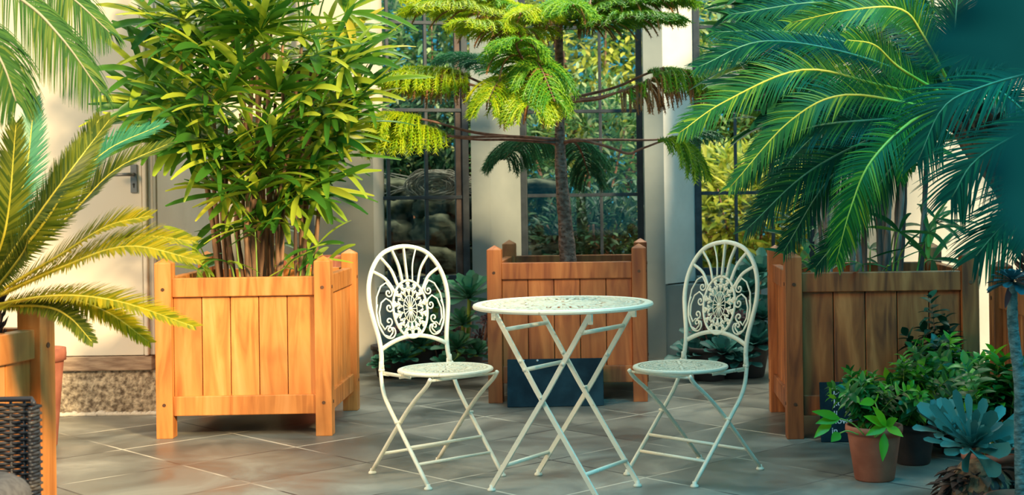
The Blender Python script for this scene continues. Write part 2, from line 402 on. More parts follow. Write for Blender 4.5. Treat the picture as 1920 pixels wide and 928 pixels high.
# ================================================================== the setting
b = MB(); b.box((-7, -1.5, -0.1), (6.5, 10.6, 0)); struct(b.build('floor', M['floor'], smooth=False))
b = MB(); b.box((-16, 10.6, -0.15), (16, 26, -0.02)); struct(b.build('ground', M['earth'], smooth=False))

# door wall on the left stands nearer than the windows
DY = 7.55
b = MB(); b.prism([(-6.0, DY+0.02), (-2.515, DY+0.02), (-2.515, DY+0.3), (-6.0, DY+0.3)], 0.312, 2.8)
b.prism([(-2.665, DY+0.3), (-2.455, DY+0.3), (-2.455, 9.12), (-2.665, 9.12)], 0, 2.8)
b.prism([(-2.515, DY+0.02), (-2.455, DY+0.02), (-2.455, DY+0.3), (-2.515, DY+0.3)], 0, 2.8)
struct(b.build('wall_left', M['plaster'], smooth=False))
b = MB(); nx_, nz_ = 220, 12
for i in range(nx_+1):      # rough stone base, its foot uneven
    x = -6.0 + 3.55*i/nx_
    for k in range(nz_+1):
        z = 0.236*k/nz_
        e = 0.010*noise.noise(V((x*7, z*9, 0))) + 0.006*noise.noise(V((x*25, z*25, 4))) - (0.02 if k == 0 else 0)*abs(noise.noise(V((x*6, 1, 1))))
        b.v.append((x, DY-0.02+e, z))
for i in range(nx_):
    for k in range(nz_):
        q = i*(nz_+1)+k; b.f.append((q, q+nz_+1, q+nz_+2, q+1))
b.box((-6.0, DY, 0), (-2.455, DY+0.3, 0.236))
struct(b.build('trim_1', M['stone'], smooth=False))
b = MB()   # crumbling mortar along the foot of the base
for i in range(90):
    x = -3.2 + 0.75*i/90
    h_ = 0.012+0.014*max(0, noise.noise(V((x*14, 0, 2))))+0.008*noise.noise(V((x*50, 0, 2)))
    b.ball((x, DY-0.035+0.01*noise.noise(V((x*30, 0, 9))), h_*0.5), 0.016, 7, 5, (1, 1.2, h_/0.016))
struct(b.build('trim_4', M['plaster']))
b = MB(); b.box((-6.0, DY-0.045, 0.236), (-2.475, DY+0.3, 0.312)); struct(b.build('trim_2', M['stone_ledge'], smooth=False, bevel=0.006))
# door
b = MB(); b.box((-3.95, DY-0.035, 0.315), (-2.520, DY+0.015, 2.66))
door = struct(b.build('door_1', M['door_paint'], smooth=False, bevel=0.004))
b = MB(); b.box((-2.512, DY-0.055, 0.315), (-2.490, DY+0.02, 2.76)); b.box((-2.490, DY-0.03, 0.315), (-2.462, DY+0.02, 2.76))
b.box((-4.05, DY-0.055, 2.67), (-2.475, DY+0.02, 2.76))
b.build('door_frame', M['door_paint'], door, smooth=False, bevel=0.006)
hp = at(256, 335, DY)
b = MB(); b.box((hp.x-0.018, DY-0.045, hp.z-0.075), (hp.x+0.018, DY-0.035, hp.z+0.075))
lp = b.build('lock_plate', M['chrome'], door, smooth=False, bevel=0.003)
b = MB(); b.tube([(hp.x, DY-0.045, hp.z+0.022), (hp.x, DY-0.09, hp.z+0.022), (hp.x-0.03, DY-0.095, hp.z+0.022), (hp.x-0.1, DY-0.095, hp.z+0.018)], [0.010, 0.010, 0.009, 0.007], 10)
b.build('lever_handle', M['chrome'], lp)
b = MB(); b.lathe([(0.0001, 0), (0.006, 0), (0.006, 0.002), (0.0001, 0.002)], (0, 0, 0), 12)
for i, (x, y, z) in enumerate(b.v): b.v[i] = (hp.x+x, DY-0.0455-z, hp.z-0.03+y)
b.box((hp.x-0.0025, DY-0.0475, hp.z-0.048), (hp.x+0.0025, DY-0.0455, hp.z-0.032))
b.build('keyhole', M['black'], lp, smooth=False)

# back wall: pilaster, piers, walls under the windows
P = lambda x, d: ((x-1160)*d/2667.0, d)
def wallbit(name, polys, mat):
    b = MB()
    for poly, z0, z1 in polys: b.prism(poly, z0, z1)
    return struct(b.build(name, M[mat], smooth=False))
pil = P(700, 9.15)
wallbit('wall_back', [([(-2.50, 9.0), pil, (pil[0]+0.02, 9.45), (-2.50, 9.45)], 0, 2.8)], 'plaster')
A1, A2 = P(878, 9.62), (-1.80, 9.36)       # window A line
pa, pb, pc = P(884, 9.58), P(920, 9.62), P(976, 9.93)
wallbit('wall_rear', [([pa, pb, pc, (pc[0], 10.15), (pa[0], 10.0)], 0, 2.8)], 'shaded_grey_plaster')
pd, pe = P(1208, 9.95), P(1209, 9.70)
pf = P(1245, 9.72); pg = P(1303, 10.02)
wallbit('wall_middle', [([pd, pe, pf, (pf[0]+0.02, 9.78), (pf[0]+0.02, 10.15), (pd[0], 10.15)], 0, 2.8)], 'shaded_grey_plaster')
SILL = 0.50
wallbit('trim_3', [([(pf[0]+0.001, 9.722), pg, (pg[0], 10.2), (pf[0]+0.001, 10.2)], SILL, 2.8)], 'sunlit_reveal')
# below the sills
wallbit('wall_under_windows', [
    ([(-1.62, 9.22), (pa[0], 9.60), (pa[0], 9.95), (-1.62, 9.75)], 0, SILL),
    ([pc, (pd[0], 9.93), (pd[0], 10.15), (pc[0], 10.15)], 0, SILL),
    ([(pf[0], 9.74), (1.6, 9.74), (1.6, 10.15), (pf[0], 10.15)], 0, SILL-0.01)], 'shaded_grey_plaster')
wallbit('wall_right', [([P(1530, 9.9), (1.52, 9.74), (1.62, 8.35), (1.62, 8.3), (5.5, 8.3), (5.5, 8.6), (1.9, 8.6), (1.7, 10.15), (1.39, 10.15)], 0, 2.8)], 'plaster')
# unseen wall added on the right to throw shade over that side of the floor
wallbit('added_shade_wall', [([(3.2, -1.2), (3.45, -1.2), (3.45, 6.3), (3.2, 6.3)], 0, 3.3)], 'plaster')

def window(name, p0, p1, z0, z1, nx, zs, mat='iron', jamb=None):
    """glazed frame from p0 to p1 in plan; bars in nx panes across and at heights zs"""
    p0, p1 = V((*p0, 0)), V((*p1, 0)); u = (p1-p0).normalized(); L = (p1-p0).length
    mt = Matrix.Translation(p0) @ Matrix.Rotation(math.atan2(u.y, u.x), 4, 'Z')
    b = MB(); t = 0.022
    b.box((0, -0.03, z0), (0.045, 0.035, z1), mt); b.box((L-0.045, -0.03, z0), (L, 0.035, z1), mt)
    b.box((0.045, -0.03, z0), (L-0.045, 0.035, z0+0.05), mt); b.box((0.045, -0.03, z1-0.05), (L-0.045, 0.035, z1), mt)
    for i in range(1, nx):
        x = 0.03 + (L-0.06)*i/nx
        b.box((x-t/2, -0.018, z0+0.05), (x+t/2, 0.018, z1-0.05), mt)
    for z in zs:
        b.box((0.045, -0.022, z-0.012), (L-0.045, 0.014, z+0.012), mt)
    w = struct(b.build(name, M[mat], smooth=False, bevel=0.003))
    g = MB(); g.box((0.03, -0.002, z0+0.03), (L-0.03, 0.002, z1-0.03), mt)
    g.build('pane', M['glass'], w, smooth=False)
    s = MB(); s.box((0.0, -0.20, z0-0.035), (L, -0.03, z0-0.002), mt)
    s.build('sill', M['shaded_grey_plaster'], w, smooth=False, bevel=0.004)
    if jamb:
        j = MB(); j.box((L-0.085, -0.012, z0+0.05), (L-0.046, 0.03, z1-0.05), mt)
        j.build('jamb', M[jamb], w, smooth=False)
    return w
ZS = [1.115, 1.70, 2.285]
window('window_1', A2, A1, 0.54, 2.78, 3, ZS, jamb='rust_iron')
window('window_2', (pc[0], 9.96), (pd[0]-0.005, 9.96), 0.54, 2.78, 3, [z-0.0 for z in ZS])
window('window_3', (pg[0], 10.03), (P(1530, 9.9)[0], 10.03), 0.54, 2.78, 3, ZS)
b = MB(); q = at(586, 450, 9.0)
b.tube([(q.x, 8.93, 0), (q.x, 8.93, 1.0), (q.x, 8.93, 2.8)], 0.028, 12)
for z in (0.9, 2.0): b.lathe([(0.035, 0), (0.035, 0.05)], (q.x, 8.93, z), 12)
tag(b.build('drain_pipe', M['pipe']), 'grey vertical pipe on the wall behind the lady palm', 'pipe')

# ================================================================== wooden planters
def planter(name, loc, rz, W, D, label, wood, H=0.86):
    t = empty(name, loc, label, 'planter', 'wooden box planters', rz)
    ps = 0.078; hx, hy = W/2, D/2
    for (sx, sy) in ((-1,-1), (1,-1), (1,1), (-1,1)):
        b = MB(); x, y, h = sx*hx, sy*hy, ps/2
        b.prism([(x-h, y-h), (x+h, y-h), (x+h, y+h), (x-h, y+h)], 0, H-0.025)
        k = len(b.v); b.f.pop(1)
        b.v.append((x, y, H)); o = k-4
        b.f += [(o+i, o+(i+1) % 4, k) for i in range(4)]
        post = b.build('post', wood, t, smooth=False, bevel=0.003)
        g = MB()
        for z in (0.71, 0.16):
            for ang in (-PI/2, 0, PI/2, PI):
                dx, dy = math.cos(ang), math.sin(ang)
                g.tube([(x+dx*(h-0.004), y+dy*(h-0.004), z), (x+dx*(h+0.0025), y+dy*(h+0.0025), z)], 0.0085, 8)
        g.build('peg', M['peg'], post, smooth=False)
    for k, (L, off, a) in enumerate(((W, hy, 0), (D, hx, PI/2), (W, hy, PI), (D, hx, -PI/2))):
        mt = Matrix.Rotation(a, 4, 'Z') @ Matrix.Translation((0, -off, 0)); e = L/2-ps/2
        for nm, z0, z1 in (('top_rail', 0.672, 0.762), ('bottom_rail', 0.105, 0.198)):
            b = MB(); b.box((-e, -0.022, z0), (e, 0.022, z1), mt); b.build(nm, wood, t, smooth=False, bevel=0.004)
        b = MB(); nb = 6 if L < 0.8 else 5; nb = 5; w = 2*e/nb
        for i in range(nb):
            b.box((-e+i*w+0.002, -0.006, 0.190), (-e+(i+1)*w-0.002, 0.012, 0.68), mt)
        b.build('panel', wood, t, smooth=False, bevel=0.003)
        b = MB(); b.box((-e, 0.0125, 0.195), (e, 0.016, 0.675), mt); b.build('lining', M['peg'], t, smooth=False)
    b = MB(); n_ = 14; e, g = W/2-0.025, D/2-0.025; s0 = len(b.v)
    for i in range(n_+1):
        for j in range(n_+1):
            b.v.append((-e+2*e*i/n_, -g+2*g*j/n_, 0.66+0.02*noise.noise(V((i*0.7, j*0.7, 3)))))
    for i in range(n_):
        for j in range(n_):
            a = i*(n_+1)+j; b.f.append((a, a+n_+1, a+n_+2, a+1))
    so = b.build('soil', M['soil'], t)
    return t
PL1 = planter('wooden_planter', (-1.81, 7.20, 0), math.radians(1.5), 0.755, 0.77, 'orange box planter holding the tall lady palm, open at its legs', M['wood'])
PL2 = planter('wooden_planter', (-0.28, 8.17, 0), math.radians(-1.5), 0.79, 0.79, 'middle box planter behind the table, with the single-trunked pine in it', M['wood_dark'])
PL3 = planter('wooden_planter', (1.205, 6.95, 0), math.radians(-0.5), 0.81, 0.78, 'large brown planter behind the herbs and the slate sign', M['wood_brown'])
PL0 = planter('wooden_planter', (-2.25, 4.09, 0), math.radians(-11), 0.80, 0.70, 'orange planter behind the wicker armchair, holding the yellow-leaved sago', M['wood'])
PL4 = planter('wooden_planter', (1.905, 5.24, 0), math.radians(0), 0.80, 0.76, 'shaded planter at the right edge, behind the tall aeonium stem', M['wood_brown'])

# ================================================================== leaves on the planters
def palm_frond(name, pts, n, L, W, ang, vee, droop, up, mat, rmat, parent, rr=0.006, bare=0.08, prof=None, rnd=None, segs=3, tipL=0.35, baseL=0.45):
    rnd = rnd or random.Random(hash(name) % 1000)
    c = bez(pts, n)
    lf = MB()
    up = V(up).normalized()
    for i in range(n+1):
        t = i/n
        if t < bare: continue
        T = (c[min(i+1, n)] - c[max(i-1, 0)]).normalized()
        S = T.cross(up)
        if S.length < 0.05: S = T.orthogonal()
        S.normalize(); N = S.cross(T).normalized()
        u = (t-bare)/(1-bare)
        k = baseL + (1-baseL)*math.sin(min(1, u*2.2)*PI/2) if u < 0.45 else 1 - (1-tipL)*((u-0.45)/0.55)**2
        a = math.radians(ang*(1-0.45*u) + rnd.uniform(-4, 4))
        for sgn in (-1, 1):
            v = math.radians(vee + rnd.uniform(-5, 5))
            d = T*math.cos(a) + (S*sgn*math.cos(v) + N*math.sin(v))*math.sin(a)
            lf.needle(c[i], d, N, L*k*rnd.uniform(0.92, 1.05), W, droop*rnd.uniform(0.7, 1.3), segs)
    o = lf.build('frond', mat, parent, smooth=True)
    rb = MB(); m = 24; cc = [c[int(i*n/m)] for i in range(m+1)]
    rb.tube(cc, [rr*(1-0.8*i/m) for i in range(m+1)], 6)
    rb.build('midrib', rmat, o)
    return o

# ---- lady palms
def lady_palm(name, loc, label, centre, radii, n_fan, n_cane, rad, seed, leaf, cane, zsoil=0.66, blade_len=0.35, blade_w=0.035, low=16, hmax=1.35, fixed=()):
    rnd = random.Random(seed)
    t = empty(name, loc, label, 'palm'); loc = V(loc)
    canes = []
    for i in range(n_cane):
        a = rnd.uniform(0, 2*PI); r = rad*math.sqrt(rnd.random())
        p0 = V((r*math.cos(a), r*math.sin(a)*0.8, zsoil))
        h = rnd.uniform(0.75, hmax)
        tx = p0.x*(1+0.5*h) + rnd.uniform(-0.08, 0.08); ty = p0.y*(1+0.4*h) + rnd.uniform(-0.08, 0.08)
        p1 = V((p0.x*1.2 + rnd.uniform(-0.03, 0.03), p0.y*1.15, zsoil+h*0.45)); p2 = V((tx, ty, zsoil+h))
        c = bez([p0, p1, p2], 14); canes.append(c)
        b = MB(); r0 = rnd.uniform(0.009, 0.017)
        b.tube(c, [r0*(1.15 if k % 3 == 0 else 0.95)*(1-0.3*k/14) for k in range(15)], 8)
        b.build('cane', cane, t)
    fans = [(V(f), False) for f in fixed]
    while len(fans) < n_fan:
        u = V((rnd.gauss(0, 1), rnd.gauss(0, 1), rnd.gauss(0, 1))).normalized()
        r = rnd.uniform(0.35, 1.0)**0.55
        w = 1 - 0.22*max(0, -u.z)
        fans.append((V((centre[0]+u.x*radii[0]*r*w, centre[1]+u.y*radii[1]*r*w, centre[2]+u.z*radii[2]*r)), False))
    for i in range(low):     # low young shoots around the foot
        a = rnd.uniform(0, 2*PI)
        fans.append((V((rad*1.25*math.cos(a), rad*1.0*math.sin(a), zsoil+rnd.uniform(0.08, 0.34))), True))
    fans.sort(key=lambda q: q[0].y - (0.3 if q[1] else 0))
    rest = MB(); rest_st = MB()
    for i, (h, lowone) in enumerate(fans):
        ax = V((centre[0]*0.6, centre[1]*0.6, h.z))
        out = (h-ax); out.z = 0
        out = out.normalized() if out.length > 0.02 else V((0, -1, 0))
        best = min(((q-h).length + 0.8*max(0, q.z-h.z+0.05), q) for c in canes for q in c[2:])[1] if not lowone else V((h.x*0.75, h.y*0.75, zsoil))
        own = i < 98
        b = MB() if own else rest
        D = (out + V((rnd.uniform(-0.35, 0.35), rnd.uniform(-0.35, 0.15), rnd.uniform(-0.15, 0.75)))).normalized()
        N = (V((0, 0, 1)) + out*0.25 + V((rnd.uniform(-0.3, 0.3), -0.6+rnd.uniform(-0.4, 0.3), 0)))
        S = D.cross(N).normalized(); N = S.cross(D).normalized()
        nb = rnd.choice((7, 8, 8, 9, 10)) if not lowone else rnd.choice((3, 4, 5))
        spread = rnd.uniform(85, 130)
        bl = blade_len*rnd.uniform(0.8, 1.2)*(0.6 if lowone else 1)
        for k in range(nb):
            a = math.radians(-spread + 2*spread*k/(nb-1) + rnd.uniform(-6, 6))
            d = D*math.cos(a) + S*math.sin(a)*1.0 + N*rnd.uniform(0.0, 0.25)
            b.blade(h, d, N, bl*(1-0.25*abs(math.sin(a)))*rnd.uniform(0.9, 1.1), blade_w*rnd.uniform(0.7, 1.45)*(0.75 if lowone else 1), rnd.uniform(0.1, 0.95), 6, 0.35, 'strap')
        mid = (best+h)/2 + V((0, 0, 0.05)); path = bez([best, mid, h], 6); rr_ = [0.005, 0.005, 0.0045, 0.004, 0.004, 0.0035, 0.003]
        if own:
            fo = b.build('frond', leaf, t)
            b = MB(); b.tube(path, rr_, 5)
            b.build('leaf_stalk', M['stem_green'], fo)
        else: rest_st.tube(path, rr_, 5)
    if rest.v:
        fo = rest.build('foliage', leaf, t); fo['kind'] = 'stuff'
        rest_st.build('leaf_stalk', M['stem_green'], fo)
    return t
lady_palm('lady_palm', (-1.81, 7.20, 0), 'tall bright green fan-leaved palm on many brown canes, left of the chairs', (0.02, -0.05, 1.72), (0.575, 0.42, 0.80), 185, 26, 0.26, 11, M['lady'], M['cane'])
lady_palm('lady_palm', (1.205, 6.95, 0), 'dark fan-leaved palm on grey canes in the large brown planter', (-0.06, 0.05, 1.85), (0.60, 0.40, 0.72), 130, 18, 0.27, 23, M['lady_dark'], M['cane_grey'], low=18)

# ---- sago palms
def husk_trunk(name, c, r, h, parent, seed, mat='husk', lean=(0, 0)):
    rnd = random.Random(seed); b = MB(); c = V(c)
    b.lathe([(r*0.8, 0), (r, h*0.3), (r, h*0.7), (r*0.75, h*0.95), (0.001, h)], c, 20)
    core = b.build('trunk', M['sago_trunk'], parent)
    b = MB()
    for i in range(150):
        z = h*rnd.random(); a = i*2.39996
        p = c + V((math.cos(a)*r*0.9, math.sin(a)*r*0.9, z))
        b.blade(p, V((math.cos(a), math.sin(a), 0.9)), V((math.cos(a), math.sin(a), -0.5)), rnd.uniform(0.05, 0.1), 0.035, -0.4, 3, 0.5, 'lance')
    b.build('leaf_base', M[mat], core)
    return core
SG = empty('sago_palm', (-1.98, 4.22, 0), 'yellow-green sago palm at the left edge with stiff arching fronds', 'palm')
def rel(root, pts, ds):
    """photo positions at distances ds, as points local to root"""
    inv = root.location
    return [at(x, y, d) - inv for (x, y), d in zip(pts, ds)]
husk_trunk('trunk', (at(-62, 560, 4.22)-SG.location)*1.0 + V((0, 0, -0.17)), 0.062, 0.20, SG, 3)
rs = random.Random(5)
LS = [  # path in the photo, distances, material, up
 ([(8, 545), (10, 430), (30, 235)], (4.75, 4.62, 4.6), 'sago_olive', (0.3, -1, 0.1), 0.125),
 ([(12, 545), (-30, 420), (-60, 260)], (4.75, 4.7, 4.7), 'sago_olive', (0.3, -1, 0.1), 0.125),
 ([(20, 540), (95, 400), (185, 225)], (4.75, 4.65, 4.7), 'sago_olive', (0.5, -1, 0.3), 0.115),
 ([(15, 550), (60, 420), (125, 330), (205, 225)], (4.75, 4.55, 4.5, 4.6), 'sago_olive', (-0.2, -1, 0.5), 0.11),
 ([(20, 550), (100, 400), (190, 290), (300, 235)], (4.8, 4.9, 5.0, 5.1), 'sago_teal', (-0.3, -0.9, 0.6), 0.12),
 ([(20, 550), (130, 405), (215, 320), (315, 270)], (4.75, 4.7, 4.7, 4.75), 'sago_olive', (-0.3, -0.7, 0.8), 0.11),
 ([(10, 540), (40, 360), (65, 190)], (4.85, 5.05, 5.2), 'sago_teal', (0.4, -1, 0.1), 0.12),
 ([(20, 560), (110, 480), (200, 425), (280, 405)], (4.75, 4.6, 4.5, 4.45), 'sago_gold', (-0.3, -0.7, 0.8), 0.10),
 ([(20, 565), (120, 500), (240, 462), (372, 488)], (4.75, 4.55, 4.4, 4.3), 'sago_gold', (0, -0.8, 0.75), 0.105),
 ([(20, 565), (130, 490), (250, 445), (362, 452)], (4.75, 4.6, 4.5, 4.45), 'sago_gold', (0, -0.6, 0.9), 0.10),
 ([(20, 575), (100, 555), (220, 565), (362, 612)], (4.75, 4.55, 4.4, 4.3), 'sago_gold', (0, -0.6, 0.9), 0.10),
 ([(20, 575), (110, 560), (200, 585), (278, 640)], (4.75, 4.6, 4.5, 4.45), 'sago_gold', (0.2, -0.9, 0.5), 0.09),
 ([(20, 575), (80, 575), (130, 595), (172, 640)], (4.75, 4.6, 4.5, 4.45), 'sago_olive', (0.2, -0.9, 0.5), 0.075),
 ([(10, 575), (-10, 585), (-40, 590)], (4.7, 4.4, 4.3), 'sago_gold', (0, -0.5, 1), 0.09),
 ([(15, 570), (40, 480), (55, 440)], (4.7, 4.5, 4.35), 'sago_olive', (0, -1, 0.2), 0.08),
 ([(0, 560), (-80, 470), (-160, 430)], (4.7, 4.5, 4.4), 'sago_olive', (0, -0.5, 1), 0.11),
]
for k, (pts, ds, mt, up, L) in enumerate(LS):
    palm_frond('f%d' % k, rel(SG, [(pts[0][0]-45, pts[0][1])]+pts[1:], [q-0.53 for q in ds]), 130, L*0.86, 0.0074, 50, 16, 0.10, up, M[mt], M['rachis_yellow'], SG, rr=0.006, rnd=random.Random(k+40))

# large sago at the right, its crown leaning towards the middle
SR = empty('sago_palm', (1.64, 5.42, 0), 'dark green sago palm with long fronds sweeping left across the room', 'palm')
b = MB(); b.tube(bez([(0.03, 0, 0.66), (0.02, 0.0, 0.9), (-0.10, 0, 1.2), at(1822, 215, 5.5)-SR.location], 12), [0.10, 0.11, 0.12, 0.125, 0.12, 0.12, 0.12, 0.13, 0.13, 0.13, 0.13, 0.12, 0.10], 16)
trk = b.build('trunk', M['sago_trunk'], SR)
b = MB(); rt = random.Random(8)
trc = bez([(0.03, 0, 0.66), (0.02, 0.0, 0.9), (-0.10, 0, 1.2), at(1822, 215, 5.5)-SR.location], 40)
for i in range(330):
    p = trc[min(40, int(i/330*41))]; a = i*2.39996
    b.blade(p + V((math.cos(a)*0.115, math.sin(a)*0.115, 0)), V((math.cos(a), math.sin(a), 0.8)), V((math.cos(a), math.sin(a), -0.6)), rt.uniform(0.05, 0.09), 0.04, -0.3, 3, 0.5)
b.build('leaf_base', M['husk'], trk)
B0 = (1800, 195)
RS = [
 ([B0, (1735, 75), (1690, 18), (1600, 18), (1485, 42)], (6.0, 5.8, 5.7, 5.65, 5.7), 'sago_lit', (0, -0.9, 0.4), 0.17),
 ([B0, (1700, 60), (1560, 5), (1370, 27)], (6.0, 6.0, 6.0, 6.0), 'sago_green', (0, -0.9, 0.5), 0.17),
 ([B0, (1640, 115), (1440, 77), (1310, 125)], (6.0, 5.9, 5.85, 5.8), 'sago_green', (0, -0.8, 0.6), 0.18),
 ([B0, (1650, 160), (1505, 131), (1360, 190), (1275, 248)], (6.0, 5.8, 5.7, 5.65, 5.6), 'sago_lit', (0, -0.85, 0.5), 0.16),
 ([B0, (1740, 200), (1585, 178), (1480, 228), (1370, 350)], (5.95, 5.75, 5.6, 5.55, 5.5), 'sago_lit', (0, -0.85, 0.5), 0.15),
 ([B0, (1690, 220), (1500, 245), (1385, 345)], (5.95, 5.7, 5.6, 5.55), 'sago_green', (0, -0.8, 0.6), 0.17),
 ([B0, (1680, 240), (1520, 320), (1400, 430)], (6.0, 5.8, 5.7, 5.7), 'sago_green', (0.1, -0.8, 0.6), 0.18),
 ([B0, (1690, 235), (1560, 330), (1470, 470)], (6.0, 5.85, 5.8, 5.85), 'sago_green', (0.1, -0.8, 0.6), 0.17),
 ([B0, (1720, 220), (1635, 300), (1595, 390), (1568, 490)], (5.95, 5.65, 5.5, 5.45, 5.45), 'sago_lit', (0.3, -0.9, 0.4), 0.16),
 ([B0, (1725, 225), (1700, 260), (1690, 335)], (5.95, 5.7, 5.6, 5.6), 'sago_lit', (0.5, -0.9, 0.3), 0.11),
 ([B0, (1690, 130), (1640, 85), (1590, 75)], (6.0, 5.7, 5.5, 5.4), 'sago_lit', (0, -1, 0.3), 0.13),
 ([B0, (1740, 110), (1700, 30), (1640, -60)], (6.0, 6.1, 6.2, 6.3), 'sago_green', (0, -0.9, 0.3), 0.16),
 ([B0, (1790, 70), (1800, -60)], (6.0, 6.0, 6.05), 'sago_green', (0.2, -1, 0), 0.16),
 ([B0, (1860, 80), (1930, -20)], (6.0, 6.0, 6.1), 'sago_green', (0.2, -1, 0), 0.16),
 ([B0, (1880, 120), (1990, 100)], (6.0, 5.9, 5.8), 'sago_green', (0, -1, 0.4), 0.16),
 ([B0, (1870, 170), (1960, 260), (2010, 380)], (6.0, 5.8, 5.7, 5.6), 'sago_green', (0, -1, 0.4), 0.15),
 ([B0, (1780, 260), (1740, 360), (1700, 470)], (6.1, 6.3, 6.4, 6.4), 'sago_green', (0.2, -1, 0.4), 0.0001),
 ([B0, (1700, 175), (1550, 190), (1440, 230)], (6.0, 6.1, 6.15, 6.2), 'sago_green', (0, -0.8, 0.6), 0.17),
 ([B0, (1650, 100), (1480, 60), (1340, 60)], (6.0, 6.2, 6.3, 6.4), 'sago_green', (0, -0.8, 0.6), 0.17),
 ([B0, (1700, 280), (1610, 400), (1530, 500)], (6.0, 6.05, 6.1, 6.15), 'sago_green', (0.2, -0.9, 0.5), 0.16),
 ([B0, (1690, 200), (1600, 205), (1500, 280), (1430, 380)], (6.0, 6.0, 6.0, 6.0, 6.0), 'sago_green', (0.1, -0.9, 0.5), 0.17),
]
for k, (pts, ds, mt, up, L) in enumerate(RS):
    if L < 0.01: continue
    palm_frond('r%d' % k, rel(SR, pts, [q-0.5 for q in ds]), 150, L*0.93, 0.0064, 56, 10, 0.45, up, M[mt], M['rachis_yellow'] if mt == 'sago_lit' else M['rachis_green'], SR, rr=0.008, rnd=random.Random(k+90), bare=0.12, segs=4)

# ---- date palm fronds hanging in from both sides
DL = empty('date_palm', (-2.75, 4.05, 0), 'feathery palm hanging into the top left corner before the cream door', 'palm')
b = MB(); b.tube(bez([(0, 0, 0), (0.02, 0, 1.2), (0, 0, 2.15)], 8), 0.07, 12); b.build('trunk', M['sago_trunk'], DL)
DLB = (-720, -330)
for k, (pts, ds) in enumerate([
    ([(-600, -230), (-250, -180), (20, -15), (110, 65), (188, 172)], (4.05, 4.0, 4.0, 4.0, 4.0)),
    ([(-600, -230), (-200, -150), (60, -60), (140, 0), (205, 60)], (4.05, 4.3, 4.4, 4.4, 4.4)),
    ([(-600, -230), (-300, -90), (-60, 30), (0, 110), (30, 190)], (4.05, 3.9, 3.8, 3.8, 3.8))]):
    palm_frond('d%d' % k, rel(DL, pts, ds), 150, 0.19, 0.0046, 58, -16, 1.9, (0.1, -0.75, 0.65), M['date'], M['rachis_pale'], DL, rr=0.008, bare=0.3, rnd=random.Random(k+7), segs=6)
DR = empty('date_palm', (2.34, 4.3, 0), 'blue-green feathery palm at the right edge beside the tall aeonium', 'palm')
b = MB(); b.tube(bez([(0, 0, 0), (0.02, 0, 0.8), at(2440, 195, 4.6)-DR.location], 8), 0.07, 12); b.build('trunk', M['sago_trunk'], DR)
DB = (2440, 190)
for k, (pts, ds) in enumerate([
    ([(2440, 190), (2200, 60), (1960, 130), (1850, 160), (1770, 200), (1722, 300)], (4.6, 4.6, 4.7, 4.7, 4.7, 4.7)),
    ([(2440, 190), (2250, 120), (2050, 180), (1930, 240), (1830, 300), (1785, 370)], (4.6, 4.5, 4.4, 4.4, 4.4, 4.4)),
    ([(2440, 200), (2200, 230), (2000, 320), (1900, 400), (1830, 480)], (4.6, 4.6, 4.6, 4.6, 4.6)),
    ([(2440, 190), (2250, 60), (2050, 60), (1900, 60), (1790, 120)], (4.6, 4.8, 5.0, 5.0, 5.0)),
    ([(2440, 200), (2250, 220), (2080, 280), (1960, 340), (1930, 450)], (4.6, 4.3, 4.2, 4.2, 4.2))]):
    palm_frond('e%d' % k, rel(DR, pts, ds), 84, 0.24, 0.008, 50, -8, 0.55, (0.0, -0.8, 0.6), M['date_teal'], M['rachis_green'], DR, rr=0.008, bare=0.4, rnd=random.Random(k+17), segs=5)

# ---- leaves very near the camera, top right
NP = empty('broad_leaf_plant', (0.30, 0.38, 0), 'dark blue-green leaves close to the camera in the top right corner', 'plant')
for k, (p0, p1, p2, W) in enumerate([((2060, 120), (1900, 60), (1720, 100), 0.045), ((2060, 60), (1930, 0), (1800, 20), 0.05), ((2100, 260), (1960, 300), (1850, 330), 0.05), ((2050, 420), (1950, 390), (1880, 290), 0.04)]):
    d = 0.38; W *= 0.55
    pts = [at(*p, d)-NP.location for p in (p0, p1, p2)]
    c = bez(pts, 12); b = MB(); n0 = 0
    for i, p in enumerate(c):
        t = i/12; T = (c[min(12, i+1)]-c[max(0, i-1)]).normalized(); S = T.cross(V((0, -0.9, 0.3))).normalized()
        w = W*math.sin(PI*min(1, 0.15+0.85*t))/2 + 0.001
        b.v += [tuple(p-S*w+V((0, 0.004, 0))), tuple(p), tuple(p+S*w+V((0, 0.004, 0)))]
    for i in range(12): b.f += [(i*3, i*3+1, i*3+4, i*3+3), (i*3+1, i*3+2, i*3+5, i*3+4)]
    lf = b.build('leaf', M['near_blue'], NP)
    b = MB(); b.tube(bez([(0, 0, 0), (0.0, 0, 0.7), pts[0]], 8), 0.005, 6); b.build('leaf_stalk', M['near_blue'], lf)

# ---- Norfolk pine
NX = at(1065, 480, 8.17).x
NF = empty('norfolk_pine', (NX, 8.17, 0), 'pine with bare lower branches and drooping lime needles, behind the table', 'tree')
L0 = NF.location
tr = [at(1066, 500, 8.17)-L0, at(1060, 420, 8.17)-L0, at(1051, 300, 8.17)-L0, at(1049, 150, 8.17)-L0, at(1047, 0, 8.17)-L0, at(1046, -150, 8.17)-L0]
b = MB(); c = bez(tr, 60); rb = random.Random(4)
b.tube(c, [(0.052-0.028*min(1, i/34))*(1+0.05*rb.uniform(-1, 1)) for i in range(61)], 16)
trunk = b.build('trunk', M['bark'], NF)
b = MB()
for i in range(46):   # scars of fallen branches
    p = c[rb.randrange(2, 30)]; a = rb.uniform(PI, 2*PI)
    r = 0.045-0.02*min(1, c.index(p)/34)
    b.ball(p + V((math.cos(a)*r, math.sin(a)*r, 0)), 0.006, 6, 4)
b.build('branch_scar', M['peg'], trunk, smooth=True)

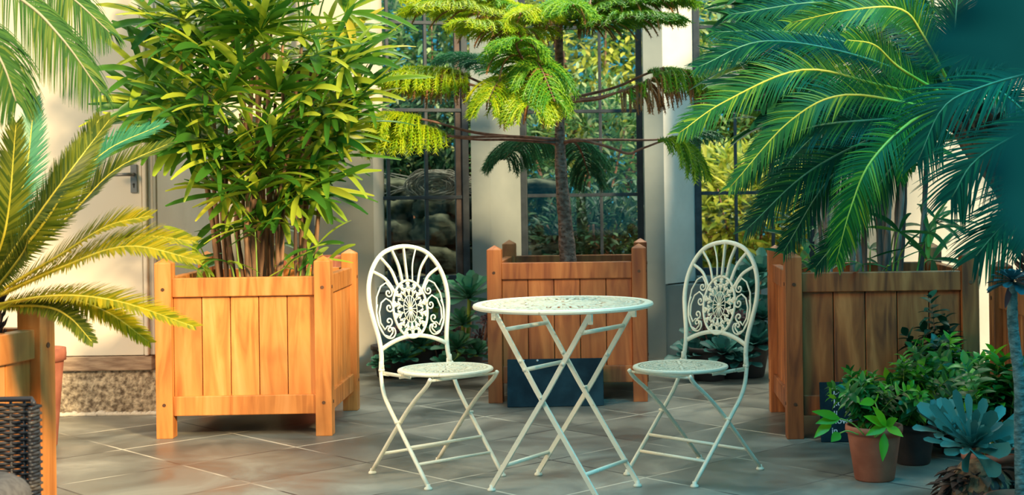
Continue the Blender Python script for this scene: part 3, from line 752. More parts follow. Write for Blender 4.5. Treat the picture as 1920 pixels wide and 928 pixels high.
def pine_branch(pts, ds, mat, f0, nl, L, dead=0.0, down=0.7, side=1.0, r=0.010, seed=0, sc=1.0, fwd=0.0):
    rnd = random.Random(seed)
    P_ = [at(x, y, d)-L0 for (x, y), d in zip(pts, ds)]
    n = 40; c = bez(P_, n); b = MB()
    b.tube(c[::2], [r*(1-0.6*i/20) for i in range(21)], 8)
    br = b.build('branch', M['twig'], NF)
    lf = MB(); dd = MB()
    nl = int(nl*1.7) if nl > 5 else nl; L *= 1.18
    for k in range(nl):
        t = f0 + (1-f0)*(k+rnd.random())/nl
        i = min(n-1, int(t*n)); p = c[i]; T = (c[i+1]-c[i]).normalized()
        S = T.cross(V((0, 0, 1)))
        S = S.normalized() if S.length > 0.1 else V((1, 0, 0))
        sg = 1 if k % 2 else -1
        u = (t-f0)/(1-f0)
        LL = L*(0.55+0.6*math.sin(PI*min(1, u*0.85+0.12)))*rnd.uniform(0.85, 1.15)
        isd = rnd.random() < dead*(1-u)
        d = (T*rnd.uniform(0.35, 0.9) + S*sg*side*rnd.uniform(0.5, 1) + V((0, -fwd, 0.25))).normalized()
        tgt = dd if isd else lf
        q = p.copy(); seg = 9; st = LL/seg
        path = [q.copy()]
        for j in range(seg):
            q = q + d*st; path.append(q.copy())
            d = (d + V((0, 0, -1))*down*(1.9 if isd else 1)*2.0/seg*rnd.uniform(0.8, 1.2)).normalized()
        tgt.tube(path, [0.0045]*9+[0.001], 5)
        nn = int(LL/0.0042)
        for j in range(nn):
            s = j/nn*seg; a_ = int(s); fr = s-a_
            pp = path[a_].lerp(path[min(seg, a_+1)], fr)
            TT = (path[min(seg, a_+1)]-path[a_]).normalized()
            ph = j*2.4
            o1 = TT.orthogonal().normalized(); o2 = TT.cross(o1)
            dv = (TT*0.95 + (o1*math.cos(ph)+o2*math.sin(ph))*0.8).normalized()
            tgt.needle(pp, dv, o1*math.sin(ph)-o2*math.cos(ph), (0.027 if not isd else 0.015)*sc, 0.0052, -0.2, 1)
    if lf.v: lf.build('needles', M[mat], br)
    if dd.v: dd.build('dry_needles', M['pine_dead'], br)
    return br
Z = 8.17
PB = [
 # lower whorl
 (([(1047, 262), (960, 256), (850, 256), (780, 240), (715, 250)], (Z, 8.0, 7.75, 7.6, 7.5)), 'pine_lime', 0.55, 60, 0.22, 0, 0.95),
 (([(1047, 268), (960, 262), (900, 262), (850, 258)], (Z, 8.05, 7.9, 7.85)), 'pine_lime', 0.97, 1, 0.05, 0, 0.8),
 (([(1055, 268), (1085, 262), (1140, 275), (1178, 288), (1205, 278), (1265, 262), (1310, 300)], (Z, 8.05, 7.95, 7.9, 7.85, 7.8, 7.75)), 'pine_green', 0.76, 40, 0.20, 0, 1.0),
 (([(1055, 266), (1120, 262), (1230, 262), (1330, 250)], (Z, 8.3, 8.5, 8.6)), 'pine_dark', 0.8, 16, 0.15, 0, 0.7),
 (([(1045, 272), (1010, 262), (975, 270), (945, 300)], (Z, 8.5, 8.8, 9.0)), 'pine_dark', 0.3, 46, 0.2, 0, 0.9),
 (([(1055, 272), (1075, 265), (1090, 285), (1105, 330)], (Z, 8.5, 8.8, 8.9)), 'pine_dark', 0.3, 40, 0.18, 0, 0.9),
 # middle whorl
 (([(1047, 195), (960, 178), (880, 158), (800, 138), (735, 140)], (Z, 8.0, 7.8, 7.65, 7.55)), 'pine_lime', 0.50, 74, 0.17, 0.35, 0.95),
 (([(1057, 187), (1120, 183), (1200, 160), (1270, 135), (1340, 150)], (Z, 8.05, 7.9, 7.8, 7.75)), 'pine_green', 0.38, 78, 0.19, 0.75, 1.0),
 (([(1057, 191), (1120, 186), (1160, 172), (1200, 158)], (Z, 8.0, 7.85, 7.82)), 'pine_green', 0.95, 2, 0.08, 1, 0.9),
 (([(1047, 200), (1015, 165), (985, 120), (968, 85), (978, 75)], (Z, 7.95, 7.65, 7.35, 7.2)), 'pine_green', 0.35, 60, 0.17, 0.1, 0.75),
 (([(1045, 190), (1010, 175), (990, 165), (990, 200)], (Z, 7.8, 7.5, 7.25)), 'pine_lime', 0.2, 90, 0.21, 0.3, 1.1),
 (([(1045, 195), (980, 175), (900, 110), (845, 110)], (Z, 8.4, 8.7, 8.9)), 'pine_dark', 0.5, 50, 0.17, 0, 0.6),
 (([(1047, 195), (1020, 150), (1005, 120), (1015, 130), (1040, 190)], (Z, 7.9, 7.6, 7.4, 7.3)), 'pine_green', 0.35, 50, 0.18, 0.2, 0.9),
 (([(1045, 195), (985, 150), (940, 150), (915, 190)], (Z, 7.8, 7.5, 7.35)), 'pine_lime', 0.3, 50, 0.18, 0.3, 1.0),
 (([(1047, 190), (940, 170), (850, 135), (760, 130)], (Z, 8.0, 7.8, 7.7)), 'pine_lime', 0.55, 50, 0.20, 0.2, 1.1),
 (([(1047, 262), (900, 250), (800, 225), (720, 215)], (Z, 7.9, 7.6, 7.5)), 'pine_lime', 0.72, 44, 0.20, 0, 0.95),
 (([(1057, 187), (1150, 165), (1250, 130), (1350, 170)], (Z, 8.1, 8.0, 7.9)), 'pine_green', 0.55, 50, 0.17, 0.3, 1.0),
 # top whorl
 (([(1045, 48), (990, 60), (930, 48), (870, 40)], (Z, 7.8, 7.5, 7.3)), 'pine_lime', 0.1, 80, 0.16, 0.35, 0.6),
 (([(1045, 40), (960, 10), (860, 5), (780, 0)], (Z, 8.2, 8.2, 8.2)), 'pine_lime', 0.1, 90, 0.20, 0.0, 0.5),
 (([(1052, 45), (1120, 45), (1190, 30), (1260, 30)], (Z, 7.9, 7.7, 7.6)), 'pine_green', 0.1, 90, 0.17, 0.2, 0.5),
 (([(1050, 40), (1130, 0), (1220, -20), (1290, -5)], (Z, 8.0, 8.0, 8.0)), 'pine_green', 0.1, 100, 0.20, 0.1, 0.5),
 (([(1045, 48), (980, 40), (900, 22), (840, 10), (785, 12)], (Z, 7.95, 7.75, 7.6, 7.5)), 'pine_lime', 0.15, 110, 0.19, 0.12, 0.5),
 (([(1045, 45), (960, 15), (880, -15), (820, -10)], (Z, 8.1, 8.0, 8.0)), 'pine_green', 0.15, 80, 0.18, 0.1, 0.6),
 (([(1052, 42), (1110, 25), (1190, 2), (1280, -8)], (Z, 7.95, 7.85, 7.8)), 'pine_green', 0.12, 110, 0.19, 0.15, 0.5),
 (([(1052, 42), (1100, 10), (1160, -25), (1240, -25)], (Z, 8.3, 8.4, 8.5)), 'pine_dark', 0.12, 80, 0.19, 0.1, 0.6),
 (([(1050, 45), (1055, 20), (1060, 5), (1075, 10)], (Z, 7.9, 7.6, 7.35)), 'pine_green', 0.15, 60, 0.17, 0.1, 0.8),
 (([(1045, 45), (1020, 25), (1000, 15), (975, 25)], (Z, 7.9, 7.6, 7.35)), 'pine_lime', 0.15, 60, 0.15, 0.1, 0.8),
]
for k, ((pts, ds), mt, f0, nl, L, dead, down) in enumerate(PB):
    pine_branch(pts, ds, mt, f0, nl, L, dead, down, seed=k+300)
# ================================================================== bistro chairs
def spiral(c, r0, turns, a0, n=26, sgn=1, shrink=0.12):
    """points of a scroll in the plane of the back, wound inwards"""
    return [(c[0]+r0*(1-(1-shrink)*i/n)*math.cos(a0+sgn*2*PI*turns*i/n), c[1]+r0*(1-(1-shrink)*i/n)*math.sin(a0+sgn*2*PI*turns*i/n)) for i in range(n+1)]
def annulus(b, r0, r1, z0, z1, n=96, c=(0, 0)):
    s = len(b.v)
    for i in range(n):
        a = 2*PI*i/n; ca, sa = math.cos(a), math.sin(a)
        for r, z in ((r0, z0), (r1, z0), (r1, z1), (r0, z1)): b.v.append((c[0]+r*ca, c[1]+r*sa, z))
    for i in range(n):
        j = (i+1) % n
        for k in range(4):
            m = (k+1) % 4
            b.f.append((s+i*4+k, s+j*4+k, s+j*4+m, s+i*4+m))
def plate(b, pts, z0, z1): b.prism(pts, z0, z1)
def petal(r0, r1, w, a, n=5):
    out = []
    for i in range(n+1):
        t = i/n; out.append((r0+(r1-r0)*t, w*math.sin(PI*t)/2+0.0008))
    for i in range(n, -1, -1):
        t = i/n; out.append((r0+(r1-r0)*t, -w*math.sin(PI*t)/2-0.0008))
    ca, sa = math.cos(a), math.sin(a)
    return [(x*ca-y*sa, x*sa+y*ca) for x, y in out]
def openwork(b, R, z, th):
    """pierced round top: rings, petals, little circles and clover plates"""
    z0, z1 = z-th, z
    annulus(b, R*0.915, R*0.985, z0, z1); annulus(b, R*0.70, R*0.725, z0, z1); annulus(b, R*0.40, R*0.43, z0, z1); annulus(b, R*0.06, R*0.13, z0, z1, 32)
    n = 36
    for i in range(n):
        a = 2*PI*i/n
        annulus(b, R*0.040, R*0.066, z0, z1, 12, (R*0.81*math.cos(a), R*0.81*math.sin(a)))
        plate(b, petal(R*0.71, R*0.92, R*0.022, a+PI/n), z0, z1)
    for i in range(16):
        a = 2*PI*i/16
        plate(b, petal(R*0.11, R*0.42, R*0.055, a), z0, z1)
        plate(b, petal(R*0.42, R*0.72, R*0.06, a), z0, z1)
        plate(b, petal(R*0.52, R*0.62, R*0.035, a+PI/16), z0, z1)
        for s in (-1, 1):
            plate(b, petal(R*0.48, R*0.58, R*0.02, a+s*PI/24), z0, z1)
        annulus(b, R*0.035, R*0.055, z0, z1, 12, (R*0.66*math.cos(a+PI/16), R*0.66*math.sin(a+PI/16)))
        annulus(b, R*0.030, R*0.048, z0, z1, 12, (R*0.34*math.cos(a+PI/16), R*0.34*math.sin(a+PI/16)))
def make_chair(label):
    t = empty('bistro_chair', (0, 0, 0), label, 'chair', 'cream bistro chairs')
    mt = M['cream']
    # back plane: u across (y), v up; x follows the lean
    def bp(u, v): return V((-0.125-0.085*max(0, (v-0.44)/0.49)**1.1, u*0.95, v))
    side = {}
    # back frame: the hoop, with the legs running on down to the front feet
    hoop = []
    ctr = [(-0.178, 0.44), (-0.172, 0.50), (-0.176, 0.56), (-0.194, 0.64), (-0.205, 0.71), (-0.196, 0.79), (-0.160, 0.862), (-0.100, 0.912), (0, 0.932)]
    ctr = ctr + [(-u, v) for u, v in ctr[-2::-1]]
    hoop = [bp(u, v) for u, v in ctr]
    b = MB(); b.tube(bez(hoop, 72), 0.0095, 10)
    hp_ = b.build('back_frame', mt, t)
    for s in (-1, 1):
        b = MB()
        b.tube(bez([(-0.127, s*0.170, 0.47), (-0.122, s*0.174, 0.42), (-0.088, s*0.180, 0.335), (0.0, s*0.180, 0.235), (0.215, s*0.180, 0.012)], 22), 0.0085, 8)
        b.build('leg', mt, t)
        b = MB()
        b.tube(bez([(0.215, s*0.163, 0.428), (0.185, s*0.163, 0.395), (0.10, s*0.163, 0.330), (0.0, s*0.163, 0.238), (-0.215, s*0.163, 0.012)], 22), 0.0085, 8)
        b.build('leg', mt, t)
        for x, y in ((0.215, s*0.180), (-0.215, s*0.163)):
            b = MB(); b.lathe([(0.0001, 0), (0.015, 0), (0.017, 0.004), (0.015, 0.009), (0.009, 0.013), (0.008, 0.022), (0.0001, 0.022)], (x, y, 0), 16)
            b.build('foot', mt, t)
        b = MB(); b.tube([(0.004, s*0.158, 0.238), (0.004, s*0.192, 0.238)], 0.006, 8); b.build('rivet', mt, t)
        b = MB(); b.tube([(-0.122, s*0.160, 0.436), (-0.122, s*0.182, 0.436)], 0.007, 8); b.build('rivet', mt, t)
        b = MB(); b.tube([(-0.128, s*0.164, 0.455), (-0.128, s*0.162, 0.418), (-0.08, s*0.158, 0.418)], 0.006, 6, sq=(0.005, 0.016))
        b.tube([(-0.135, s*0.165, 0.424), (0.08, s*0.165, 0.424)], 0.006, 6, sq=(0.005, 0.014)); b.build('seat_bracket', mt, t)
    b = MB(); b.tube([(0.14, -0.10, 0.434), (0.14, -0.10, 0.414), (0.14, 0.10, 0.414), (0.14, 0.10, 0.434)], 0.004, 6); b.tube([(0.0, -0.165, 0.414), (0.0, 0.165, 0.414)], 0.004, 6); b.tube([(0.205, -0.163, 0.42), (0.205, 0.163, 0.42)], 0.0055, 6)
    b.build('seat_wire', mt, t)
    for (x, z, w) in ((0.085, 0.147, 0.180), (0.142, 0.088, 0.180), (-0.139, 0.092, 0.163)):
        b = MB(); b.tube([(x, -w, z), (x, w, z)], 0.0065, 8); b.build('stretcher', mt, t)
    # seat
    b = MB(); openwork(b, 0.188, 0.447, 0.003)
    for i in range(len(b.v)): b.v[i] = (b.v[i][0]+0.085, b.v[i][1], b.v[i][2])
    ring = [(0.085+0.186*math.cos(a*2*PI/72), 0.186*math.sin(a*2*PI/72), 0.440) for a in range(72)]
    b.tube(ring, 0.0075, 8, closed=True)
    b.build('seat', mt, t, smooth=False)
    # arched rail under the medallion
    b = MB(); b.tube([bp(u, 0.515+0.047*(1-(u/0.174)**2)) for u in [-0.174+0.348*i/24 for i in range(25)]], 0.008, 8, sq=(0.007, 0.017))
    b.build('back_rail', mt, t)
    # medallion
    oc = (0, 0.672); RX, RY = 0.088, 0.118
    b = MB()
    b.tube([bp(oc[0]+RX*math.cos(a*2*PI/60), oc[1]+RY*math.sin(a*2*PI/60)) for a in range(60)], 0.0055, 8, closed=True)
    b.tube([bp(oc[0]+0.034*math.cos(a*2*PI/36), oc[1]+0.055*math.sin(a*2*PI/36)) for a in range(36)], 0.0022, 6, closed=True)
    for i in range(16):
        a = 2*PI*i/16
        b.tube([bp(oc[0]+0.006*math.cos(a), oc[1]+0.008*math.sin(a)), bp(oc[0]+0.034*math.cos(a), oc[1]+0.055*math.sin(a))], 0.0022, 5)
    b.ball(bp(*oc), 0.009, 10, 6)
    for i in range(14):       # little clover sprigs round the inside of the oval
        a = 2*PI*(i+0.5)/14
        ca, sa = math.cos(a), math.sin(a)
        for (f, w, r) in ((0.80, 0, 0.0085), (0.66, 0.10, 0.0065), (0.66, -0.10, 0.0065), (0.90, 0.07, 0.006), (0.90, -0.07, 0.006), (0.74, 0.15, 0.004), (0.74, -0.15, 0.004)):
            aa = a+w
            b.ball(bp(oc[0]+RX*f*math.cos(aa), oc[1]+RY*f*math.sin(aa)), r, 7, 5, (0.5, 1, 1))
        b.tube([bp(oc[0]+RX*0.42*ca, oc[1]+RY*0.5*sa), bp(oc[0]+RX*0.98*ca, oc[1]+RY*0.98*sa)], 0.0025, 5)
        a2 = a+PI/14
        b.tube([bp(oc[0]+RX*f*math.cos(a2+g), oc[1]+RY*f*math.sin(a2+g)) for f, g in ((0.48, -0.2), (0.66, -0.12), (0.74, 0), (0.66, 0.12), (0.48, 0.2))], 0.0022, 5)
    b.build('medallion', mt, t)
    # rays
    for i in range(7):
        k = (i-3)/3.0
        sg = 1 if k > 0 else -1; ak = abs(k)
        p0 = (oc[0]+RX*math.sin(k*0.92), oc[1]+RY*math.cos(k*0.92))
        pu, pv = {0: (0, 0.930), 1: (0.064, 0.922), 2: (0.126, 0.893), 3: (0.176, 0.838)}[abs(i-3)]
        pu *= sg
        dx, dz = pu-p0[0], pv-p0[1]
        pm = (p0[0]*0.5+pu*0.5 - 0.10*sg*dz*(0.4+ak)*0.8*(1 if k else 0), p0[1]*0.5+pv*0.5 + 0.10*abs(dx)*(0.4+ak)*0.8)
        b = MB()
        b.tube(bez([bp(*p0), bp(*pm), bp(pu, pv)], 10), 0.0055, 6, sq=(0.006, 0.0125))
        b.build('ray', mt, t)
    # scrolls
    for s in (-1, 1):
        for (up_,) in ((1,), (-1,)):
            # big C: from the inner curl at the medallion, out along the hoop and back
            b = MB()
            cy_ = 0.672
            path = []
            if up_ == 1:
                path += [(s*(0.104+x), cy_+0.072+y) for x, y in spiral((0, 0), 0.019, 1.15, PI, 16, 1)][::-1]
                path += [(s*u, v) for u, v in ((0.092, 0.763), (0.112, 0.786), (0.140, 0.772), (0.166, 0.73), (0.175, 0.672), (0.168, 0.615), (0.148, 0.575), (0.120, 0.565))]
                path += [(s*(0.117+x), 0.592+y) for x, y in spiral((0, 0), 0.017, 1.0, -PI/2-0.8, 12, -1)]
            else:
                path += [(s*(0.108+x), cy_+0.012+y) for x, y in spiral((0, 0), 0.020, 1.15, PI, 16, 1)][::-1]
                path += [(s*u, v) for u, v in ((0.098, 0.708), (0.120, 0.722), (0.146, 0.706), (0.161, 0.668), (0.160, 0.625), (0.142, 0.596))]
                path += [(s*(0.117+x), 0.628+y) for x, y in spiral((0, 0), 0.021, 1.15, -PI/3, 14, -1)]
            b.tube([bp(u, v) for u, v in path], 0.0036, 6)
            b.build('scroll', mt, t)
        b = MB(); pth = [(s*u, v) for u, v in ((0.166, 0.70), (0.178, 0.66), (0.172, 0.61), (0.150, 0.563), (0.115, 0.548), (0.086, 0.567))]
        pth = [(s*u, v) for u, v in ((0.166, 0.70), (0.176, 0.66), (0.168, 0.61), (0.140, 0.567), (0.108, 0.560), (0.090, 0.578), (0.094, 0.598), (0.106, 0.600), (0.108, 0.590))]
        b.tube(bez([bp(u, v) for u, v in pth], 30), 0.0036, 6); b.build('scroll', mt, t)
    return t
ch1 = make_chair('cream metal bistro chair beside the orange planter, its seat turned right towards the table')
ch1.location = (-0.768, 5.82, 0); ch1.rotation_euler = (0, 0, math.radians(-48))
ch2 = copy_tree(ch1)
ch2['label'] = 'cream metal bistro chair near the brown planter, its seat turned left towards the table'
ch2.location = (0.298, 5.80, 0); ch2.rotation_euler = (0, 0, math.radians(-134))

# ================================================================== bistro table
TB = empty('bistro_table', (-0.222, 5.53, 0), 'round cream folding bistro table standing between the two chairs', 'table', rz=math.radians(-30))
b = MB(); openwork(b, 0.346, 0.722, 0.003)
b.tube([(0.342*math.cos(a*2*PI/96), 0.342*math.sin(a*2*PI/96), 0.714) for a in range(96)], 0.0095, 8, closed=True)
b.build('table_top', M['cream'], TB, smooth=False)
sx, wy = 0.235, 0.165
for s in (-1, 1):       # two crossed frames
    for w in (-1, 1):
        y = w*(wy - (0.012 if s > 0 else 0))
        b = MB(); b.tube([(s*sx, y, 0.015), (-s*0.03, y, 0.40), (-s*0.205, y, 0.672), (-s*0.222, y, 0.700)], 0.009, 8, sq=(0.009, 0.020))
        b.build('leg', M['cream'], TB, smooth=False, bevel=0.002)
        b = MB(); b.lathe([(0.0001, 0), (0.015, 0), (0.017, 0.004), (0.015, 0.009), (0.009, 0.013), (0.008, 0.024), (0.0001, 0.024)], (s*sx, y, 0), 16)
        b.build('foot', M['cream'], TB)
        b = MB(); b.tube([(-s*0.222, y, 0.66), (-s*0.222, y, 0.713)], 0.01, 8, sq=(0.016, 0.012)); b.build('hinge', M['cream'], TB, smooth=False)
        b = MB(); b.tube([(-s*0.10, y-0.008, 0.508), (-s*0.10, y+0.008, 0.508)], 0.008, 8); b.build('rivet', M['cream'], TB)
    wv = wy - (0.012 if s > 0 else 0)
    for (x, z) in ((s*0.185, 0.098), (-s*0.175, 0.625)):
        b = MB(); b.tube([(x, -wv, z), (x, wv, z)], 0.0085, 8); b.build('stretcher', M['cream'], TB)
b = MB(); b.tube([(-0.08, -0.16, 0.475), (-0.08, 0.155, 0.475)], 0.0085, 8); b.build('stretcher', M['cream'], TB)
for s in (-1, 1):
    b = MB(); b.tube([(0, s*0.172, 0.375), (0, s*0.148, 0.375)], 0.006, 8); b.build('pivot', M['cream'], TB)

# ================================================================== slates
def slab(name, c, w, h, th, tilt, rz, mat, label, cat):
    t = empty(name, c, label, cat, rz=rz)
    b = MB(); b.box((-w/2, -th/2, 0), (w/2, th/2, h), Matrix.Rotation(-tilt, 4, 'X'))
    b.build('slab', mat, t, smooth=False, bevel=0.003)
    return t
q = at(1042, 756, 7.62)
s1 = slab('slate_board', (q.x, 7.60, 0), 0.515, 0.255, 0.02, math.radians(12), math.radians(1), M['slate'], 'blank blue-black slate board leaning on the middle planter behind the table', 'board')
b = MB()
for x in (-0.17, -0.095): b.ball((x, -0.012+0.05, 0.243), 0.006, 8, 6)
b.build('screw_head', M['chalk'], s1)
s2 = slab('slate_sign', (1.21, 6.43, 0), 0.62, 0.27, 0.015, math.radians(10), math.radians(-2), M['slate'], 'handwritten slate sign leaning on the brown planter, mostly behind herbs', 'sign')
chalk_mb = MB()
def chalk(txt, x, z, size):
    cu = bpy.data.curves.new('chalk', 'FONT'); cu.body = txt; cu.size = size; cu.extrude = 0.0005; cu.offset = 0.0006
    o = bpy.data.objects.new('chalk', cu)
    me = bpy.data.meshes.new_from_object(o)
    tl = math.radians(10)
    mt = Matrix.Translation((x, z*math.sin(tl)-0.0095/math.cos(tl), z*math.cos(tl))) @ Matrix.Rotation(PI/2-tl, 4, 'X')
    k = len(chalk_mb.v)
    chalk_mb.v += [tuple(mt @ v.co) for v in me.vertices]
    chalk_mb.f += [tuple(k+i for i in p.vertices) for p in me.polygons]
    bpy.data.objects.remove(o); bpy.data.curves.remove(cu); bpy.data.meshes.remove(me)
chalk('Dan', -0.25, 0.215, 0.042); chalk('s.rce', 0.02, 0.215, 0.042); chalk('my', 0.22, 0.205, 0.042)
chalk('J.oc', -0.25, 0.165, 0.040); chalk('u', -0.25, 0.125, 0.036); chalk('a', -0.17, 0.125, 0.036)
chalk('Howe', -0.265, 0.085, 0.040); chalk('er', -0.11, 0.088, 0.040); chalk('in', -0.262, 0.04, 0.040)
chalk_mb.build('chalk_writing', M['chalk'], s2, smooth=False)

# ================================================================== pots and small plants
def pot(parent, R, H, mat=None, rim=0.028, c=(0, 0, 0)):
    mat = mat or M['terracotta']
    b = MB()
    b.lathe([(0.0001, 0), (R*0.66, 0), (R*0.70, 0.006), (R*0.92, H-rim-0.012), (R*0.93, H-rim), (R, H-rim), (R*1.01, H-rim*0.5), (R, H), (R*0.9, H), (R*0.86, H-0.03), (R*0.6, 0.02), (0.0001, 0.02)], c, 40)
    o = b.build('pot', mat, parent)
    b = MB(); b.lathe([(0.0001, H-0.035), (R*0.87, H-0.035)], c, 24); b.build('soil', M['soil'], parent)
    return o
def herb(name, loc, label, R, H, nstem, hgt, spread, LL, LW, seed, mats, pm=None, cat='plant', lean=(0, 0), stem_rgb='stem_green', group=None):
    rnd = random.Random(seed)
    t = empty(name, loc, label, cat, group)
    pot(t, R, H, pm)
    for i in range(nstem):
        a = rnd.uniform(0, 2*PI); r = R*0.6*math.sqrt(rnd.random())
        p0 = V((r*math.cos(a), r*math.sin(a), H-0.035)); h = hgt*rnd.uniform(0.55, 1.05)
        a2 = rnd.uniform(0, 2*PI); sp = spread*rnd.random()**0.7
        p2 = V((p0.x+sp*math.cos(a2)+lean[0]*h, p0.y+sp*math.sin(a2)+lean[1]*h, H+h*(1-0.3*sp/max(spread, 1e-3))))
        p1 = (p0+p2)/2 + V((0, 0, h*0.15))
        c = bez([p0, p1, p2], 14); b = MB(); b.tube(c, [0.0032*(1-0.05*k) for k in range(15)], 5)
        so = b.build('stem', M[stem_rgb], t)
        for part in (0,):
            b = MB(); tp = MB()
            for k in range(3, 15):
                p = c[k]; T = (c[min(14, k+1)]-c[k-1]).normalized(); o1 = T.orthogonal().normalized(); o2 = T.cross(o1)
                ph = k*PI/2 + i
                for s in (0, PI):
                    out = o1*math.cos(ph+s)+o2*math.sin(ph+s)
                    d = out + T*(0.35 if k < 13 else 0.9)
                    sc = (0.6+0.5*math.sin(PI*k/15))*rnd.uniform(0.8, 1.15)
                    (tp if k > 11 and len(mats) > 1 and i % 3 == 0 else b).blade(p, d, T+V((0, 0, 0.4)), LL*sc, LW*sc, rnd.uniform(0.3, 1.1), 5, 0.25, 'ovate')
            b.build('foliage', M[mats[0]], so)
            if tp.v: tp.build('new_leaves', M[mats[1]], so)
    return t
def Fl(x, y):  # floor point under photo position
    a, b_ = (x-CX)/FPX, -(y-CY)/FPX
    dz = -a*s_+b_*c_
    d = -EYE/dz
    return at(x, y, d)
pt = Fl(1640, 898); pt.z = 0
HB = herb('potted_herb', pt, 'leafy plant in a terracotta pot, alone at the front of the herbs', 0.112, 0.215, 15, 0.22, 0.22, 0.062, 0.030, 5, ['herb', 'herb_bright'])
# its big bright hanging leaves
b = MB()
for (p0, p1) in (((1662, 800), (1640, 765)), ((1660, 798), (1625, 780)), ((1662, 800), (1628, 812)), ((1662, 800), (1690, 815)), ((1658, 812), (1655, 858)), ((1662, 798), (1680, 785)), ((1640, 752), (1615, 755)), ((1640, 752), (1645, 740)), ((1575, 785), (1535, 790)), ((1575, 785), (1530, 770)), ((1560, 790), (1530, 815)), ((1575, 812), (1560, 825))):
    A = at(*p0, 5.42)-HB.location; B = at(*p1, 5.38)-HB.location
    b.blade(A, B-A, V((0.2, -1, 0.6)), (B-A).length*1.15, 0.038, 0.15, 5, 0.25, 'ovate')
b.build('new_leaves', M['herb_bright'], HB)
b = MB()
for pts in ([(1640, 820), (1655, 810), (1662, 800)], [(1640, 820), (1648, 780), (1640, 752)], [(1620, 815), (1600, 795), (1575, 785), (1560, 790)], [(1610, 815), (1590, 808), (1575, 812)]):
    b.tube(bez([at(*p, 5.44)-HB.location for p in pts], 8), 0.003, 5)
b.build('stem', M['stem_green'], HB)
for k, (x, y, lab, R, H, n, h, sp, LL, LW, mats, sr) in enumerate([
    (1712, 868, 'bushy mint-green herb right behind the front terracotta pot', 0.10, 0.17, 24, 0.27, 0.26, 0.072, 0.034, ['herb', 'herb_bright'], 'stem_green'),
    (1800, 850, 'taller leafy herb between the slate sign and the blue-grey succulent', 0.11, 0.20, 22, 0.32, 0.24, 0.082, 0.038, ['herb', 'herb_bright'], 'stem_green'),
    (1862, 948, 'leafy herb with bright tips beside the aeonium stem', 0.11, 0.20, 15, 0.40, 0.18, 0.080, 0.040, ['herb', 'herb_bright'], 'stem_green'),
    (1780, 836, 'dark glossy-leaved plant against the brown planter, tallest of the herbs', 0.11, 0.18, 9, 0.50, 0.20, 0.085, 0.050, ['herb_dark'], 'twig'),
    (1680, 852, 'low dark green herb in front of the slate sign', 0.09, 0.12, 20, 0.24, 0.24, 0.064, 0.030, ['herb', 'herb'], 'stem_green')]):
    p = Fl(x, y); p.z = 0
    herb('potted_herb', p, lab, R, H, n, h, sp, LL, LW, 60+k, mats, M['dark_pot'] if k != 2 else M['terracotta'], stem_rgb=sr)

def rosette(mb, c, ax, n, L, W, seed=0, prof='spoon', flat=0.2):
    c = V(c); ax = V(ax).normalized(); o1 = ax.orthogonal().normalized(); o2 = ax.cross(o1); r = random.Random(seed)
    for i in range(n):
        t = i/n; a = i*2.39996
        out = o1*math.cos(a)+o2*math.sin(a)
        d = out*(1-0.55*t) + ax*(flat+1.0*t)
        mb.blade(c + ax*0.01*t, d, ax-out*0.3, L*(1-0.35*t)*r.uniform(0.85, 1.1), W*(1-0.2*t), 0.35, 6, 0.35, prof)
# blue-grey succulent on a shaggy stump
GS = empty('blue_succulent', (at(1835, 890, 4.8).x, 4.8, 0), 'blue-grey paddle-leaved succulent on a shaggy brown stump, lower right', 'plant')
b = MB(); b.lathe([(0.12, 0), (0.125, 0.08), (0.11, 0.16), (0.06, 0.22), (0.0001, 0.24)], (0, 0, 0), 24); st = b.build('stump', M['sago_trunk'], GS)
b = MB(); rg = random.Random(31)
for i in range(260):
    a = rg.uniform(0, 2*PI); z = rg.uniform(0, 0.2); r = 0.11-0.04*(z/0.2)**3
    b.blade((r*math.cos(a), r*math.sin(a), z), V((math.cos(a)*0.8, math.sin(a)*0.8, rg.uniform(-1.2, 0.4))), V((math.cos(a), math.sin(a), 0.4)), rg.uniform(0.04, 0.09), 0.035, 0.6, 4, 0.5)
b.build('husk', M['husk'], st)
def paddle(mb, base, tip, w, nrm=(0, -1, 0.5), droop=0.1):
    base, tip = V(base), V(tip)
    d = tip-base; mb.blade(base, d + V((0, 0, droop*d.length*0.4)), V(nrm), d.length*1.04, w, droop, 8, 0.3, 'spoon')
gl = GS.location
gp = lambda x, y, d: at(x, y, d)-gl
rosA = (1822, 842, 4.78)
